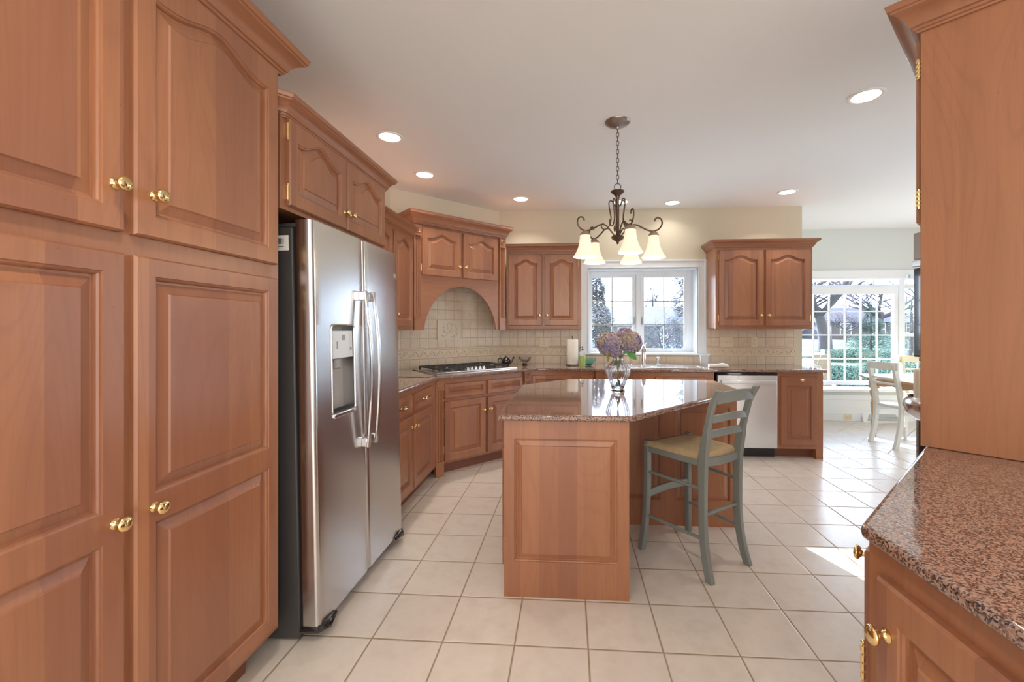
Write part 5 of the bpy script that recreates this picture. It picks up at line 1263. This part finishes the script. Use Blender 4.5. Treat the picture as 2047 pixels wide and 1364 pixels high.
def shrub(label, x, y, r, seed, m_='shrub_leaf', n=1500, h=None):
    random.seed(seed); mb = MB(); rz_ = (h or r[2])
    for k in range(int(n*4)):
        d = Vector((random.gauss(0, 1), random.gauss(0, 1), abs(random.gauss(0, 1)))).normalized(); q = random.uniform(0.7, 1.06)
        c = Vector((d.x*r[0]*q, d.y*r[1]*q, d.z*rz_*q)); s_ = random.uniform(0.022, 0.055); a = (d+Vector((random.gauss(0, .5), random.gauss(0, .5), random.gauss(0, .5)))).normalized().orthogonal().normalized(); b = d.cross(a)
        mb.add([c+a*s_, c+b*s_*0.6, c-a*s_, c-b*s_*0.6, c+d*s_*0.4], [(0, 1, 4), (1, 2, 4), (2, 3, 4), (3, 0, 4), (3, 2, 1, 0)])
    o = part('shrub', mb, m_, None, smooth=0, loc=(x, y, -0.35)); tag(o, label, 'shrub'); return o
shrub('low spreading juniper right outside the left panes of the bay window', 7.3, 12.6, (2.1, 1.3, 0.58), 31, 'shrub_leaf', 3600)
shrub('low spreading juniper outside the right panes of the bay window', 11.6, 15.2, (2.1, 1.5, 0.58), 32, 'shrub_leaf', 3600)
shrub('small green shrub beyond the junipers in the bay view', 14.1, 22.5, (2.4, 1.2, 0.6), 33, 'shrub_leaf', 2400)
shrub('bluish shrub under the right half of the sink window', 2.6, 10.8, (0.8, 0.6, 1.2), 34, 'needles_hazy', 1700)
shrub('bluish shrub at the left outside the sink window', 0.75, 10.2, (0.6, 0.5, 1.1), 35, 'needles_hazy', 1300)
shrub('dark rounded shrub beside the road seen at the right of the bay', 26.3, 38, (3.0, 1.6, 1.4), 36, 'shrub_leaf', 1400)
def house(label, x, y, w, d, h, rh, wm, rz=0.0, wins=(), name='house'):
    t = thing(name, label, 'house', (x, y, -0.35), rz)
    part('walls', MB().box(0, w, 0, d, 0, h), wm, t, smooth=0)
    o = 0.4
    part('roof', MB().add([(-o, -o, h), (w+o, -o, h), (w+o, d+o, h), (-o, d+o, h), (-o, d/2, h+rh), (w+o, d/2, h+rh)], [(0, 1, 5, 4), (2, 3, 4, 5), (1, 2, 5), (3, 0, 4), (3, 2, 1, 0)]), 'roof', t, smooth=0)
    for (wx, wz, ww, wh) in wins:
        f = part('window', MB().box(wx-0.1, wx+ww+0.1, -0.06, 0.02, wz-0.1, wz+wh+0.1), 'paint_trim', t, smooth=0)
        part('pane', MB().box(wx, wx+ww, -0.08, -0.05, wz, wz+wh), 'dark_glass', f, smooth=0)
        part('glazing_bar', MB().box(wx+ww/2-0.03, wx+ww/2+0.03, -0.1, -0.075, wz, wz+wh).box(wx, wx+ww, -0.1, -0.075, wz+wh/2-0.03, wz+wh/2+0.03), 'paint_trim', f, smooth=0)
    return t
house('pale two-storey house outside the sink window', 2.0, 26, 5.2, 7, 1.75, 1.35, 'house_wall', 0, [(3.5, 0.75, 0.7, 0.85), (1.0, 0.75, 0.7, 0.85)])
house('grey stone house with steep roof across the road in the bay view', 36.4, 62, 8.0, 8, 2.4, 2.2, 'house_stone', 0, [(5.5, 0.7, 1.5, 1.5), (1.2, 0.7, 1.3, 1.5)])
house('long low white house at the right of the bay view', 46.5, 66, 8, 8, 2.4, 1.6, 'house_wall', 0, [(2, 1.0, 1.4, 1.4), (6, 1.0, 1.4, 1.4)])
house('white garage wall behind the big bare tree', 31.0, 68, 3.6, 6, 2.6, 1.0, 'house_wall', 0, [])
# patio chair
pcx = thing('patio_chair', 'woven high-backed patio chair outside the bay window', 'chair', (5.35, 9.0, -0.35), math.radians(20))
part('back', MB().loft([(0, 0.22, 0.40), (0, 0.30, 1.12)], [((0.17, 0, 0), (0, 0.02, 0)), ((0.24, 0, 0), (0, 0.02, 0))]), 'wicker', pcx, bevel=0.01)
part('seat', MB().box(-0.24, 0.24, -0.24, 0.24, 0.38, 0.42), 'wicker', pcx, bevel=0.01)
for sx in (-1, 1):
    for sy in (-1, 1): part('leg', MB().tube([(sx*0.22, sy*0.22, 0), (sx*0.21, sy*0.21, 0.38)], 0.018, 8), 'wicker', pcx)
pb_ = thing('garden_bench', 'white slatted bench outside the left end of the bay window', 'bench', (5.75, 10.6, -0.35), 0)
for k in range(4): part('back_slat', MB().box(-0.75, 0.45, 0.22, 0.25, 0.50+k*0.16, 0.60+k*0.16), 'paint_trim', pb_, smooth=0)
part('seat', MB().box(-0.75, 0.45, -0.25, 0.22, 0.40, 0.44), 'paint_trim', pb_)
for sx in (-0.7, 0.4):
    part('leg', MB().box(sx-0.03, sx+0.03, -0.24, -0.18, 0, 0.40), 'paint_trim', pb_); part('leg', MB().box(sx-0.03, sx+0.03, 0.19, 0.25, 0, 1.15), 'paint_trim', pb_)
GR = {'wall_cabinet': 'cherry wall cabinets', 'base_cabinet': 'cherry base cabinets', 'wall_outlet': 'wall outlets', 'dining_chair': 'dining chairs round the nook table',
      'bare_tree': 'bare trees outside', 'evergreen_tree': 'evergreens outside', 'shrub': 'shrubs outside', 'house': 'houses beyond the lawn'}
for o in bpy.data.objects:
    k_ = o.name.split('.')[0]
    if o.parent is None and k_ in GR and 'category' in o: o['group'] = GR[k_]
